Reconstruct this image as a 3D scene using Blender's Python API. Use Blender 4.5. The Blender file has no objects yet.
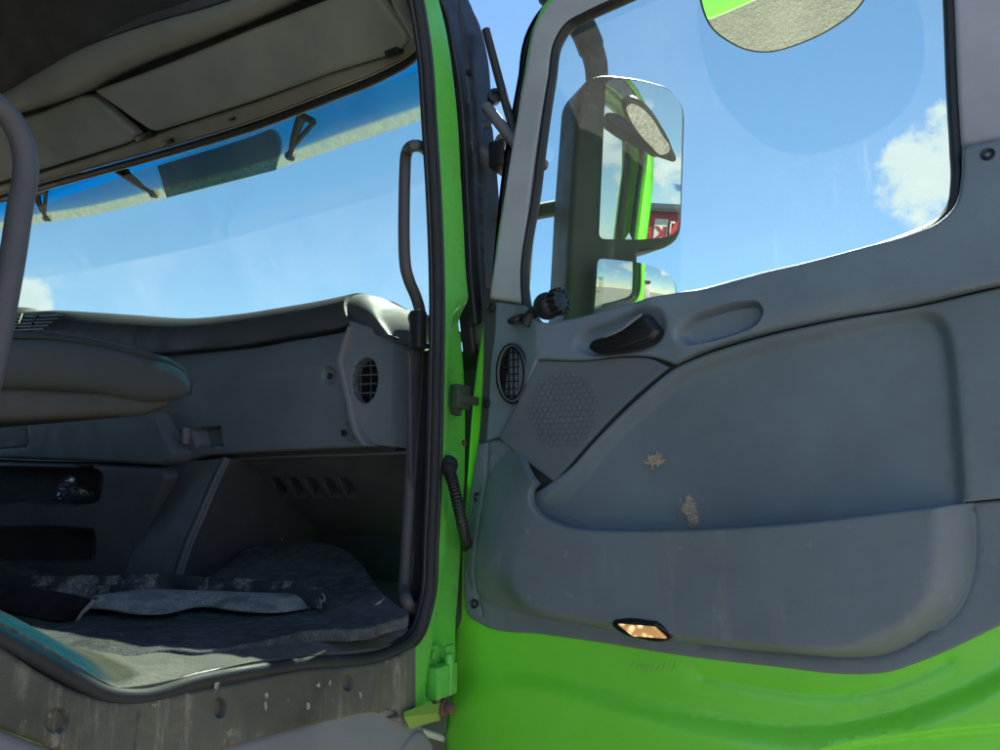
import bpy, bmesh, math, random
import numpy as np
from mathutils import Vector, Matrix, noise
from mathutils.geometry import delaunay_2d_cdt

random.seed(7); np.random.seed(7)
C = bpy.context.scene
COL = C.collection
R = math.radians
# ------------------------------------------------------------------ camera frame
# every surface is laid out in units relative to the eye, then scaled by K and lifted to EYE metres
K, EYE = 1.25, 1.78
YAW, PITCH, FOC = R(31.0), R(8.8), 740.0
cR = np.array([math.cos(YAW), math.sin(YAW), 0.0])
cH = np.array([-math.sin(YAW), math.cos(YAW), 0.0])
cF = cH*math.cos(PITCH) + np.array([0, 0, math.sin(PITCH)])
cU = -cH*math.sin(PITCH) + np.array([0, 0, math.cos(PITCH)])
def ray(x, y):
    return cF + cR*((x-500)/FOC) + cU*((375-y)/FOC)
def V3(*a): return np.array(a, float)
def unit(v):
    v = np.array(v, float); return v/np.linalg.norm(v)
class Plane:
    def __init__(s, o, u, v):
        s.o = V3(*o); s.u = unit(u); v = V3(*v); v = v - s.u*np.dot(v, s.u); s.v = unit(v); s.n = np.cross(s.u, s.v)
    def hit(s, x, y, h=0.0):
        d = ray(x, y); o = s.o + s.n*h
        t = np.dot(o, s.n)/np.dot(d, s.n); p = d*t - s.o
        return (float(np.dot(p, s.u)), float(np.dot(p, s.v)))
    def px(s, pts, h=0.0):
        return [s.hit(p[0], p[1], h) + tuple(p[2:]) for p in pts]
    def at(s, a, b, h=0.0): return s.o + s.u*a + s.v*b + s.n*h
    def P(s, x, y, h=0.0): return s.at(*s.hit(x, y, h), h)
    def dirab(s, d): return (float(np.dot(d, s.u)), float(np.dot(d, s.v)))
def onz(x, y, z):
    d = ray(x, y); return d*(z/d[2])
def ony(x, y, yy):
    d = ray(x, y); return d*(yy/d[1])
def onx(x, y, xx):
    d = ray(x, y); return d*(xx/d[0])

# ------------------------------------------------------------------ objects
def tag(o, label=None, cat=None, group=None, kind=None):
    if label: o['label'] = label
    if cat: o['category'] = cat
    if group: o['group'] = group
    if kind: o['kind'] = kind
    return o
def W(p): return (K*p[0], K*p[1], EYE + K*p[2])
def empty(name, p, label, cat):
    o = bpy.data.objects.new(name, None); COL.objects.link(o); o.location = p
    o.empty_display_size = .2
    return tag(o, label, cat)
def mk(name, verts, faces, mat, parent=None, smooth=True, ang=38, raw=False):
    me = bpy.data.meshes.new(name)
    vs = [tuple(v) for v in verts] if raw else [W(v) for v in verts]
    me.from_pydata(vs, [], [tuple(f) for f in faces]); me.update()
    bm = bmesh.new(); bm.from_mesh(me)
    bmesh.ops.recalc_face_normals(bm, faces=bm.faces) if name in RECALC else None
    lim = R(ang)
    for f in bm.faces: f.smooth = smooth
    if smooth:
        for e in bm.edges:
            if len(e.link_faces) == 2 and e.calc_face_angle(0) > lim: e.smooth = False
    bm.to_mesh(me); bm.free()
    o = bpy.data.objects.new(name, me); COL.objects.link(o)
    if mat: me.materials.append(mat)
    if parent:
        o.parent = parent
        o.matrix_parent_inverse = Matrix.Translation(parent_loc(parent)).inverted()
    return o
RECALC = set()
def parent_loc(p):
    # meshes carry world coordinates; only an Empty at a thing's base has an offset
    return p.location if p.type == 'EMPTY' else Vector((0, 0, 0))
# ------------------------------------------------------------------ outlines
def curve(pts, closed=True, n=7):
    """Hermite through the points; a point with a third item is a hard corner"""
    P = [np.array(p[:2], float) for p in pts]; c = [len(p) > 2 for p in pts]; N = len(P); out = []
    def tan(i, first, L):
        if c[i] or (not closed and i in (0, N-1)):
            return None
        a, b = P[(i-1) % N], P[(i+1) % N]
        la, lb = np.linalg.norm(P[i]-a)+1e-9, np.linalg.norm(b-P[i])+1e-9
        t = (P[i]-a)/la*lb + (b-P[i])/lb*la
        q = np.linalg.norm(t)
        return t/(q+1e-9)*L
    for i in range(N if closed else N-1):
        j = (i+1) % N; L = np.linalg.norm(P[j]-P[i])
        m0, m1 = tan(i, True, L), tan(j, False, L)
        if m0 is None and m1 is None:
            out.append(P[i]); continue
        if m0 is None: m0 = (P[j]-P[i])
        if m1 is None: m1 = (P[j]-P[i])
        for k in range(n):
            t = k/n
            out.append((2*t**3-3*t*t+1)*P[i] + (t**3-2*t*t+t)*m0 + (-2*t**3+3*t*t)*P[j] + (t**3-t*t)*m1)
    if not closed: out.append(P[-1])
    return [tuple(q) for q in out]
def rp(pts, n=6):
    """straight-sided polygon; a third item rounds that corner by so many pixels"""
    out = []; N = len(pts)
    for i, p in enumerate(pts):
        q = np.array(p[:2], float); r = p[2] if len(p) > 2 else 0
        if not r: out.append(tuple(q)); continue
        a, b = np.array(pts[i-1][:2], float), np.array(pts[(i+1) % N][:2], float)
        la, lb = np.linalg.norm(a-q), np.linalg.norm(b-q); r1, r2 = min(r, la*.48), min(r, lb*.48)
        s0, s1 = q+(a-q)/la*r1, q+(b-q)/lb*r2
        for k in range(n+1):
            t = k/n; out.append(tuple(s0*(1-t)**2+2*q*t*(1-t)+s1*t*t))
    return out
def resample(poly, step, closed=True):
    P = [np.array(p[:2]) for p in poly]; out = []
    N = len(P)
    for i in range(N if closed else N-1):
        a, b = P[i], P[(i+1) % N]; L = np.linalg.norm(b-a)
        if L < 1e-7: continue
        m = max(1, int(math.ceil(L/step)))
        for k in range(m): out.append(a+(b-a)*k/m)
    if not closed: out.append(P[-1])
    return np.array(out)
def area(P):
    P = np.array([p[:2] for p in P]); x, y = P[:, 0], P[:, 1]
    return .5*np.sum(x*np.roll(y, -1)-y*np.roll(x, -1))
def udist(Q, poly, closed=True):
    A = np.array([p[:2] for p in poly], float)
    B = np.roll(A, -1, 0) if closed else A[1:]
    if not closed: A = A[:-1]
    out = np.full(len(Q), 1e9)
    for a, b in zip(A, B):
        d = b-a; L = d.dot(d)+1e-18
        t = np.clip(((Q-a)@d)/L, 0, 1)
        e = Q-a-np.outer(t, d)
        out = np.minimum(out, (e*e).sum(1))
    return np.sqrt(out)
def inside(Q, poly):
    A = np.array([p[:2] for p in poly], float); B = np.roll(A, -1, 0)
    c = np.zeros(len(Q), bool)
    for a, b in zip(A, B):
        m = (a[1] > Q[:, 1]) != (b[1] > Q[:, 1])
        if m.any():
            xx = (b[0]-a[0])*(Q[:, 1]-a[1])/((b[1]-a[1]) if b[1] != a[1] else 1e-12)+a[0]
            c ^= m & (Q[:, 0] < xx)
    return c
def sdist(Q, poly):
    d = udist(Q, poly); return np.where(inside(Q, poly), d, -d)
def sstep(t):
    t = np.clip(t, 0, 1); return t*t*(3-2*t)
def ramp(outer, inner, amt, crisp=False):
    """height feature that rises from the outer outline to the inner one"""
    def f(Q):
        do = sdist(Q, outer); di = -sdist(Q, inner)
        t = np.where(do <= 0, 0, np.where(di <= 0, 1, do/(do+np.maximum(di, 1e-9))))
        return amt*(np.sin(t*math.pi/2)**1.0*.75+.25*sstep(t) if crisp else sstep(t))
    f.lines = [outer, inner]
    mids = []
    f.outer, f.inner = outer, inner
    return f
def groove(line, w, dep, closed=False):
    def f(Q): return -dep*np.exp(-(udist(Q, line, closed)/w)**2)
    f.line = line; f.w = w; f.closed = closed
    return f
def offpts(B, ds, closed=True):
    """points beside a polyline at signed distances"""
    B = np.array(B)
    if closed: T = np.roll(B, -1, 0)-np.roll(B, 1, 0)
    else: T = np.gradient(B, axis=0)
    T /= (np.linalg.norm(T, axis=1)[:, None]+1e-12)
    Nn = np.stack([-T[:, 1], T[:, 0]], 1)
    return np.concatenate([B+Nn*d for d in ds])

def panel(name, out, pl, mat, parent, h=0.0, fil=.004, th=.012, res=.012, holes=(), feats=(), hf=None, back=True, edge=None, ang=38):
    """a moulded sheet: outline and holes on the plane, features in height, rounded edge, side walls and a back"""
    out = [tuple(p[:2]) for p in out]
    if area(out) < 0: out = out[::-1]
    hs = []
    for q in holes:
        q = [tuple(p[:2]) for p in q]
        if area(q) > 0: q = q[::-1]
        hs.append(q)
    es = edge or min(res, max(fil*1.2, res*.5))
    loops = [resample(out, es)] + [resample(q, es) for q in hs]
    def dist(Q):
        d = sdist(Q, out)
        for q in hs: d = np.minimum(d, -sdist(Q, q))
        return d
    extra = []
    if fil > 0:
        for L in loops:
            for fr in (.12, .4, .75, 1.05):
                q = offpts(L, [fil*fr]); extra.append(q[dist(q) > fil*fr*.93])
    mn, mx = np.min(loops[0], 0), np.max(loops[0], 0)
    gx, gy = np.arange(mn[0], mx[0], res), np.arange(mn[1], mx[1], res)
    G = np.array([(x+(res*.5 if j % 2 else 0), y) for j, y in enumerate(gy) for x in gx]) if len(gx) and len(gy) else np.zeros((0, 2))
    if len(G): G = G + (np.random.rand(*G.shape)-.5)*res*.12
    keep = lambda q: q[dist(q) > max(fil*1.35, res*.35)] if len(q) else q
    G = keep(G)
    fe = []
    for f in feats:
        if hasattr(f, 'outer'):
            for pol in (f.outer, f.inner):
                fe.append(resample(pol, res*.7))
            ro = resample(f.outer, res*.7); ri = np.array(f.inner)
            for q in ro:
                j = np.argmin(((ri-q)**2).sum(1)); c = ri[j]
                fe.append(np.array([q+(c-q)*t for t in (.2, .4, .6, .8)]))
        elif hasattr(f, 'line'):
            fe.append(offpts(resample(f.line, res*.8, f.closed), [0, f.w*.6, -f.w*.6, f.w*1.3, -f.w*1.3], f.closed))
        elif hasattr(f, 'pts'): fe.append(f.pts)
    if fe: extra.append(keep(np.concatenate(fe)))
    pts = np.concatenate(loops+[q for q in extra if len(q)]+[G])
    nb = sum(len(L) for L in loops)
    ip = pts[nb:]
    # thin out near duplicates
    key = np.round(ip/(min(res*.22, fil*.3 if fil > 0 else res*.22))).astype(np.int64)
    _, idx = np.unique(key, axis=0, return_index=True); ip = ip[np.sort(idx)]
    pts = np.concatenate([pts[:nb], ip])
    edges = []; o = 0
    for L in loops:
        m = len(L); edges += [(o+i, o+(i+1) % m) for i in range(m)]; o += m
    v2, e2, f2, *_ = delaunay_2d_cdt([Vector(p) for p in pts], edges, [], 0, 1e-7)
    Q = np.array([(v.x, v.y) for v in v2]); F = np.array(f2)
    cen = Q[F].mean(1); F = F[dist(cen) > 0]
    a = Q[F[:, 1]]-Q[F[:, 0]]; b = Q[F[:, 2]]-Q[F[:, 0]]
    flip = (a[:, 0]*b[:, 1]-a[:, 1]*b[:, 0]) < 0
    F[flip] = F[flip][:, ::-1]
    d = dist(Q)
    z = np.full(len(Q), float(h))
    for f in feats: z += f(Q)
    if hf: z += hf(Q)
    if fil > 0:
        t = np.clip(d/fil, 0, 1); z -= fil*(1-np.sqrt(np.maximum(0, 1-(1-t)**2)))
    verts = [pl.at(q[0], q[1], zz) for q, zz in zip(Q, z)]
    faces = [tuple(f) for f in F]
    # side walls along boundary edges
    cnt = {}
    for f in faces:
        for i in range(3):
            e = (f[i], f[(i+1) % 3]); k = (min(e), max(e)); cnt[k] = None if k in cnt else e
    be = [e for e in cnt.values() if e]
    n0 = len(verts)
    if back:
        low = {}
        zl = float(min(z)) - th
        used = sorted({i for e in be for i in e})
        for i in used:
            low[i] = len(verts); verts.append(pl.at(Q[i, 0], Q[i, 1], z[i]-th))
        for i, j in be: faces.append((j, i, low[i], low[j]))
        if back == 'cap':
            m = {}
            for i in range(n0):
                if i in low: m[i] = low[i]
                else: m[i] = len(verts); verts.append(pl.at(Q[i, 0], Q[i, 1], z[i]-th))
            faces += [(m[f[2]], m[f[1]], m[f[0]]) for f in [tuple(x) for x in F]]
    return mk(name, verts, faces, mat, parent, ang=ang)

def frames(P, closed):
    P = [np.array(p, float) for p in P]; N = len(P); T = []
    for i in range(N):
        a = P[(i-1) % N] if (closed or i > 0) else P[i]; b = P[(i+1) % N] if (closed or i < N-1) else P[i]
        T.append(unit(b-a))
    up = np.array([0, 0, 1.]) if abs(T[0][2]) < .9 else np.array([1., 0, 0])
    n = unit(up-T[0]*up.dot(T[0])); Ns = [n]
    for i in range(1, N):
        n = n-T[i]*n.dot(T[i]); n = unit(n); Ns.append(n)
    return P, T, Ns
def smooth3(P, n=8, closed=False):
    P = [np.array(p, float) for p in P]; N = len(P); out = []
    for i in range(N if closed else N-1):
        p1, p2 = P[i], P[(i+1) % N]
        p0 = P[(i-1) % N] if closed or i > 0 else 2*p1-p2
        p3 = P[(i+2) % N] if closed or i < N-2 else 2*p2-p1
        for k in range(n):
            t = k/n
            out.append(.5*((2*p1)+(-p0+p2)*t+(2*p0-5*p1+4*p2-p3)*t*t+(-p0+3*p1-3*p2+p3)*t**3))
    if not closed: out.append(P[-1])
    return out
def tubeg(P, r, seg=12, closed=False, flat=1.0):
    P, T, Ns = frames(P, closed); N = len(P); v = []; f = []
    for i in range(N):
        rr = r[i] if hasattr(r, '__len__') else r
        b = np.cross(T[i], Ns[i])
        for k in range(seg):
            a = 2*math.pi*k/seg; v.append(P[i]+Ns[i]*rr*math.cos(a)+b*rr*flat*math.sin(a))
    for i in range(N if closed else N-1):
        j = (i+1) % N
        for k in range(seg):
            l = (k+1) % seg; f.append((i*seg+k, i*seg+l, j*seg+l, j*seg+k))
    if not closed:
        f.append(tuple(range(seg))[::-1]); f.append(tuple((N-1)*seg+k for k in range(seg)))
    return v, f
def tube(name, P, r, mat, parent, seg=12, closed=False, flat=1.0):
    v, f = tubeg(P, r, seg, closed, flat); return mk(name, v, f, mat, parent)
class MB:
    def __init__(s): s.v = []; s.f = []
    def add(s, v, f):
        o = len(s.v); s.v += list(v); s.f += [tuple(i+o for i in q) for q in f]; return s
    def build(s, name, mat, parent, **k): return mk(name, s.v, s.f, mat, parent, **k)
def boxg(c, u, v, w, bev=0.0):
    """box from centre and three half-axis vectors, edges chamfered"""
    c, u, v, w = map(lambda q: np.array(q, float), (c, u, v, w))
    bm = bmesh.new(); bmesh.ops.create_cube(bm, size=2)
    L = [np.linalg.norm(q) for q in (u, v, w)]; U = [q/l for q, l in zip((u, v, w), L)]
    for p in bm.verts: p.co = Vector((p.co.x*L[0], p.co.y*L[1], p.co.z*L[2]))
    if bev: bmesh.ops.bevel(bm, geom=list(bm.edges), offset=bev, segments=2, affect='EDGES', profile=.5)
    flipm = np.dot(np.cross(U[0], U[1]), U[2]) < 0
    bm.verts.index_update()
    vs = [c+U[0]*p.co.x+U[1]*p.co.y+U[2]*p.co.z for p in bm.verts]
    fs = [tuple(q.index for q in f.verts) for f in bm.faces]
    if flipm: fs = [f[::-1] for f in fs]
    bm.free(); return vs, fs
def latheg(c, axis, prof, seg=24):
    """profile of (radius, height along axis)"""
    axis = unit(axis); a = np.array([0, 0, 1.]) if abs(axis[2]) < .9 else np.array([1., 0, 0])
    u = unit(np.cross(axis, a)); w = np.cross(axis, u); c = np.array(c, float); v = []; f = []
    for r, z in prof:
        for k in range(seg):
            t = 2*math.pi*k/seg; v.append(c+axis*z+(u*math.cos(t)+w*math.sin(t))*r)
    for i in range(len(prof)-1):
        for k in range(seg):
            l = (k+1) % seg; f.append((i*seg+k, i*seg+l, (i+1)*seg+l, (i+1)*seg+k))
    f.append(tuple(range(seg))[::-1]); f.append(tuple((len(prof)-1)*seg+k for k in range(seg)))
    return v, f
def loftg(rows, thick=None, n=None):
    """grid between rows of equal length; thick makes it a slab"""
    m = len(rows[0]); v = [np.array(p, float) for r in rows for p in r]; f = []
    for i in range(len(rows)-1):
        for k in range(m-1):
            f.append((i*m+k, i*m+k+1, (i+1)*m+k+1, (i+1)*m+k))
    if thick:
        nn = np.array(n, float) if n is not None else None
        N0 = len(v)
        Nv = [np.zeros(3) for _ in v]
        for q in f:
            c = np.cross(v[q[1]]-v[q[0]], v[q[3]]-v[q[0]])
            for i in q: Nv[i] += c
        for i in range(N0): v.append(v[i]-unit(Nv[i]+1e-12)*thick)
        g = [tuple(i+N0 for i in q[::-1]) for q in f]
        R_ = len(rows); b = []
        for k in range(m-1):
            b.append((k+1, k, k+N0, k+1+N0)); o = (R_-1)*m; b.append((o+k, o+k+1, o+k+1+N0, o+k+N0))
        for i in range(R_-1):
            b.append((i*m, (i+1)*m, (i+1)*m+N0, i*m+N0)); o = m-1; b.append(((i+1)*m+o, i*m+o, i*m+o+N0, (i+1)*m+o+N0))
        f = f+g+b
    return v, f
def ell(c, a, b, n=40, rot=0):
    return [(c[0]+a*math.cos(t)*math.cos(rot)-b*math.sin(t)*math.sin(rot), c[1]+a*math.cos(t)*math.sin(rot)+b*math.sin(t)*math.cos(rot)) for t in [2*math.pi*k/n for k in range(n)]]

# ------------------------------------------------------------------ materials
def new_mat(name):
    m = bpy.data.materials.new(name); m.use_nodes = True; nt = m.node_tree
    for n in list(nt.nodes): nt.nodes.remove(n)
    return m, nt
class NT:
    def __init__(s, nt): s.nt = nt
    def n(s, t, **kw):
        x = s.nt.nodes.new(t)
        for k, v in kw.items():
            if k.startswith('i_'): x.inputs[k[2:].replace('_', ' ')].default_value = v
            else: setattr(x, k, v)
        return x
    def l(s, a, b): s.nt.links.new(a, b)
    def coord(s, scale=(1, 1, 1)):
        c = s.n('ShaderNodeTexCoord'); m = s.n('ShaderNodeMapping'); m.inputs['Scale'].default_value = scale
        s.l(c.outputs['Object'], m.inputs['Vector']); return m.outputs[0]
    def noise(s, vec, scale, detail=4, rough=.55):
        x = s.n('ShaderNodeTexNoise'); x.inputs['Scale'].default_value = scale; x.inputs['Detail'].default_value = detail; x.inputs['Roughness'].default_value = rough
        s.l(vec, x.inputs['Vector']); return x.outputs['Fac']
    def rng(s, val, a, b, c=0., d=1.):
        x = s.n('ShaderNodeMapRange'); x.inputs[1].default_value = a; x.inputs[2].default_value = b; x.inputs[3].default_value = c; x.inputs[4].default_value = d
        x.interpolation_type = 'SMOOTHSTEP'; s.l(val, x.inputs[0]); return x.outputs[0]
    def mix(s, fac, a, b):
        x = s.n('ShaderNodeMix', data_type='RGBA')
        if isinstance(fac, float): x.inputs[0].default_value = fac
        else: s.l(fac, x.inputs[0])
        for q, i in ((a, 6), (b, 7)):
            if isinstance(q, tuple): x.inputs[i].default_value = (*q[:3], 1)
            else: s.l(q, x.inputs[i])
        return x.outputs[2]
    def math(s, op, a, b=None):
        x = s.n('ShaderNodeMath', operation=op)
        for q, i in ((a, 0), (b, 1)):
            if q is None: continue
            if isinstance(q, (int, float)): x.inputs[i].default_value = q
            else: s.l(q, x.inputs[i])
        return x.outputs[0]
def surf(name, col, rough=.5, spec=.5, grain=0, gscale=900, dust=0.0, dcol=(.30, .26, .20), dscale=5, streak=False, var=.15, coat=0, metal=0, dlo=.5, dhi=.72, drip=None):
    m, nt = new_mat(name); k = NT(nt)
    out = k.n('ShaderNodeOutputMaterial'); b = k.n('ShaderNodeBsdfPrincipled'); k.l(b.outputs[0], out.inputs[0])
    v = k.coord()
    big = k.noise(v, 3.0, 5)
    c = k.mix(k.rng(big, .3, .7), tuple(x*(1-var) for x in col), tuple(min(1, x*(1+var)) for x in col))
    r = k.rng(k.noise(v, 14, 4), .3, .7, max(.03, rough-.08), min(1, rough+.10))
    if dust > 0:
        vs = k.coord((1, 1, .16)) if streak else v
        f1 = k.rng(k.noise(vs, dscale*(3 if streak else 1), 8, .68), dlo, dhi)
        f2 = k.rng(k.noise(v, dscale*9, 5, .7), .42, .7, .25, 1)
        f = k.math('MULTIPLY', k.math('MULTIPLY', f1, f2), dust)
        sp = k.rng(k.noise(v, 330, 2, .5), .70, .76, 0, .5*min(1, dust*2))
        f = k.math('MAXIMUM', f, sp)
        c = k.mix(f, c, dcol); r2 = k.n('ShaderNodeMix'); k.l(f, r2.inputs[0]); k.l(r, r2.inputs[2]); r2.inputs[3].default_value = .9; r = r2.outputs[0]
    if drip:
        vs = k.coord((1, 1, .07)); ff = k.rng(k.noise(vs, drip[1], 6, .7), drip[2], drip[2]+.13, 0, drip[0]); ff = k.math('MULTIPLY', ff, k.rng(k.noise(v, 5, 4, .6), .40, .62))
        ff = k.math('MULTIPLY', ff, k.rng(k.noise(v, 120, 3, .7), .3, .7, .35, 1)); c = k.mix(ff, c, drip[3])
        ch = k.rng(k.noise(v, 34, 6, .62), .66, .70, 0, drip[0]*.8); c = k.mix(ch, c, drip[3])
    k.l(c, b.inputs['Base Color']); k.l(r, b.inputs['Roughness'])
    b.inputs['Specular IOR Level'].default_value = spec; b.inputs['Metallic'].default_value = metal
    b.inputs['Coat Weight'].default_value = coat; b.inputs['Coat Roughness'].default_value = .06
    if grain:
        vo = k.n('ShaderNodeTexVoronoi'); vo.inputs['Scale'].default_value = gscale; k.l(v, vo.inputs['Vector'])
        hgt = k.math('ADD', vo.outputs['Distance'], k.math('MULTIPLY', k.noise(v, gscale*.35, 3), .8))
        bp = k.n('ShaderNodeBump'); bp.inputs['Strength'].default_value = grain; bp.inputs['Distance'].default_value = .0012
        k.l(hgt, bp.inputs['Height']); k.l(bp.outputs[0], b.inputs['Normal'])
    return m
M = {}
M['trim'] = surf('grey_trim_plastic', (.142, .176, .200), .60, .5, .35, 800, .22, dscale=4, drip=(.30, 22, .56, (.36, .35, .33)))
M['trim_up'] = surf('upper_trim_plastic', (.172, .222, .268), .50, .5, .38, 700, .08)  # bluer than the lower trim: sky reflection put into the colour
M['insert'] = surf('insert_vinyl', (.155, .198, .226), .60, .4, .25, 1100, .10)
M['pillar'] = surf('pillar_trim_plastic', (.44, .45, .49), .60, .4, .22, 900, .08)
M['speaker'] = surf('speaker_cloth_plastic', (.125, .150, .170), .6, .4, .5, 700, .06)
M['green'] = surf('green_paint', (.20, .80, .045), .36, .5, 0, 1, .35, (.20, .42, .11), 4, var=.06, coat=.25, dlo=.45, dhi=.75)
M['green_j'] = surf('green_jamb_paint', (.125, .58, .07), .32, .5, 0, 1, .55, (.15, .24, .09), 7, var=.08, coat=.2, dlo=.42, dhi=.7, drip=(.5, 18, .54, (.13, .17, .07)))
M['green_grime'] = surf('green_grimy_paint', (.2,.34,.05), .55, .4, 0, 1, .6, (.22, .20, .10), 6, var=.15)
M['rubber'] = surf('black_rubber', (.018, .018, .021), .42, .5, .2, 500, .10, dscale=8)
M['seal_dirty'] = surf('dusty_rubber', (.022, .024, .028), .62, .35, .2, 500, .35, (.13, .12, .095), 7)
M['black'] = surf('black_plastic', (.016, .017, .02), .38, .5, .25, 700, .06)
M['gloss'] = surf('gloss_black', (.010, .010, .011), .16, .5, 0, 1, 0.0)
M['blacktrim'] = surf('black_exterior_trim', (.02, .021, .025), .42, .5, .2, 800, .10)
M['dash'] = surf('dash_plastic', (.140, .168, .188), .60, .45, .35, 900, .14, (.24, .22, .2), 6)
M['dash_lo'] = surf('lower_dash_plastic', (.11, .118, .13), .55, .4, .3, 900, .15, (.2, .19, .17), 6)
M['pad'] = surf('dash_pad_leatherette', (.045, .05, .053), .50, .5, 1.0, 420, .25, (.22, .20, .15), 5)
M['cap'] = surf('end_cap_plastic', (.075, .08, .09), .55, .4, .3, 900, .1)  # darker than the dash plastic: shade on the cap put into the colour
M['matte'] = surf('matte_black', (.012, .012, .014), .85, .2, .2, 400, .05)
M['strip'] = surf('dash_edge_strip', (.20, .20, .21), .5, .4, .2, 900, .05)
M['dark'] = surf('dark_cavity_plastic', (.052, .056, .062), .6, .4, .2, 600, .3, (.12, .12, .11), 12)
M['head'] = surf('headliner_plastic', (.285, .30, .265), .55, .4, .2, 700, .12, (.22, .21, .18), 3)
M['flap'] = surf('sun_flap_vinyl', (.31, .335, .30), .62, .35, .3, 1000, .10, (.22, .21, .18), 2)
M['beige'] = surf('beige_piping', (.40, .36, .27), .5, .4, 0)
M['seat'] = surf('seat_fabric', (.088, .094, .095), .85, .2, .8, 1500, .2, (.2, .17, .14), 5)
M['seat_base'] = surf('seat_base_plastic', (.065, .062, .056), .6, .4, .5, 700, .25, (.22, .2, .15), 6)
M['rail'] = surf('rail_soft_plastic', (.085, .082, .088), .50, .5, .4, 800, .12, dscale=9)
M['sill'] = surf('dirty_sill_plastic', (.085, .085, .07), .60, .35, .4, 500, .75, (.20, .175, .12), 5, var=.4, dlo=.40, dhi=.72, drip=(.75, 26, .50, (.36, .32, .25)))
M['tread'] = surf('worn_tread_plastic', (.095, .095, .082), .75, .3, .5, 400, .9, (.22, .20, .16), 9, var=.3, dlo=.40, dhi=.66, drip=(.5, 30, .5, (.26, .24, .2)))
M['step'] = surf('step_grey_plastic', (.2, .205, .23), .62, .35, .3, 500, .35, (.22, .19, .14), 5)
M['carpet'] = surf('dark_carpet', (.075, .082, .085), .95, .1, 2.0, 380, .9, (.22, .22, .20), 40, var=.4, dlo=.38, dhi=.66)
M['bind'] = surf('orange_binding', (.42, .22, .07), .8, .2, .6, 900, .2)
M['tray'] = surf('dirty_black_rubber', (.028, .034, .036), .6, .4, .8, 200, 1.0, (.36, .34, .30), 13, var=.3, dlo=.50, dhi=.60)
M['flapdust'] = surf('dusty_rubber_rim', (.22, .215, .205), .85, .2, 1.2, 160, .95, (.58, .54, .49), 20, var=.3, dlo=.36, dhi=.60)
M['scratch'] = surf('scratched_primer', (.42, .50, .20), .8, .2, 0)
M['mud'] = surf('dried_mud', (.44, .35, .27), .95, .1, .9, 500, 0, var=.25)
M['smear'] = surf('pale_smear', (.33, .315, .28), .9, .1, .6, 500, 0, var=.2)
M['metal'] = surf('hinge_steel', (.20, .17, .13), .45, .5, .2, 300, .5, (.2, .13, .07), 15, metal=.6)
M['rust'] = surf('rusty_bolt', (.16, .08, .05), .6, .4, .3, 300, .3)
M['white'] = surf('white_paint', (.78, .77, .72), .5, .4, 0)
M['housing'] = surf('mirror_housing_plastic', (.050, .054, .050), .45, .5, .3, 600, .25, (.14, .15, .13), 6)
M['check'] = surf('dark_green_steel', (.05, .075, .045), .55, .4, .2, 500, .4, (.12, .13, .08), 14)
M['wood'] = surf('plain_grey', (.2, .2, .2), .7, .4, 0)

def glass_mat(name, tint, gloss, dust, speck, dcol=(.75, .74, .70), seed=0.0, smear=True):
    m, nt = new_mat(name); k = NT(nt)
    out = k.n('ShaderNodeOutputMaterial'); tr = k.n('ShaderNodeBsdfTransparent'); tr.inputs[0].default_value = (*tint, 1)
    gl = k.n('ShaderNodeBsdfGlossy'); gl.inputs['Roughness'].default_value = .012
    lw = k.n('ShaderNodeFresnel'); lw.inputs['IOR'].default_value = gloss
    mx = k.n('ShaderNodeMixShader'); k.l(lw.outputs[0], mx.inputs[0]); k.l(tr.outputs[0], mx.inputs[1]); k.l(gl.outputs[0], mx.inputs[2])
    df = k.n('ShaderNodeBsdfDiffuse'); df.inputs[0].default_value = (*dcol, 1); tl = k.n('ShaderNodeBsdfTranslucent'); tl.inputs[0].default_value = (*dcol, 1)
    dm = k.n('ShaderNodeMixShader'); dm.inputs[0].default_value = .6; k.l(df.outputs[0], dm.inputs[1]); k.l(tl.outputs[0], dm.inputs[2])
    v = k.coord(); mp = k.n('ShaderNodeMapping'); mp.inputs['Location'].default_value = (seed, seed, seed); k.l(v, mp.inputs[0]); v = mp.outputs[0]
    a = k.rng(k.noise(v, 2.6, 6, .6), .3, .75, .35, 1)
    fine = k.rng(k.noise(v, 420, 2, .6), .35, .75, .35, 1.5)
    s = k.rng(k.noise(v, 160, 3, .6), .70, .78, 0, speck)
    f = k.math('ADD', k.math('MULTIPLY', k.math('MULTIPLY', a, fine), dust), s)
    if smear:
        vs = k.coord((1.2, 1.2, .12)); st = k.rng(k.noise(vs, 16, 6, .65), .60, .85, 0, dust*(2.2 if seed == 0 else 1.2)); f = k.math('ADD', f, st)
    fin = k.n('ShaderNodeMixShader'); k.l(f, fin.inputs[0]); k.l(mx.outputs[0], fin.inputs[1]); k.l(dm.outputs[0], fin.inputs[2])
    k.l(fin.outputs[0], out.inputs[0]); return m
M['glass'] = glass_mat('door_glass_dusty', (.635, .745, .645), 1.26, .09, .26)
M['screen'] = glass_mat('windscreen_glass_dusty', (.58, .71, .60), 1.22, .12, .24, seed=5)
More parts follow.
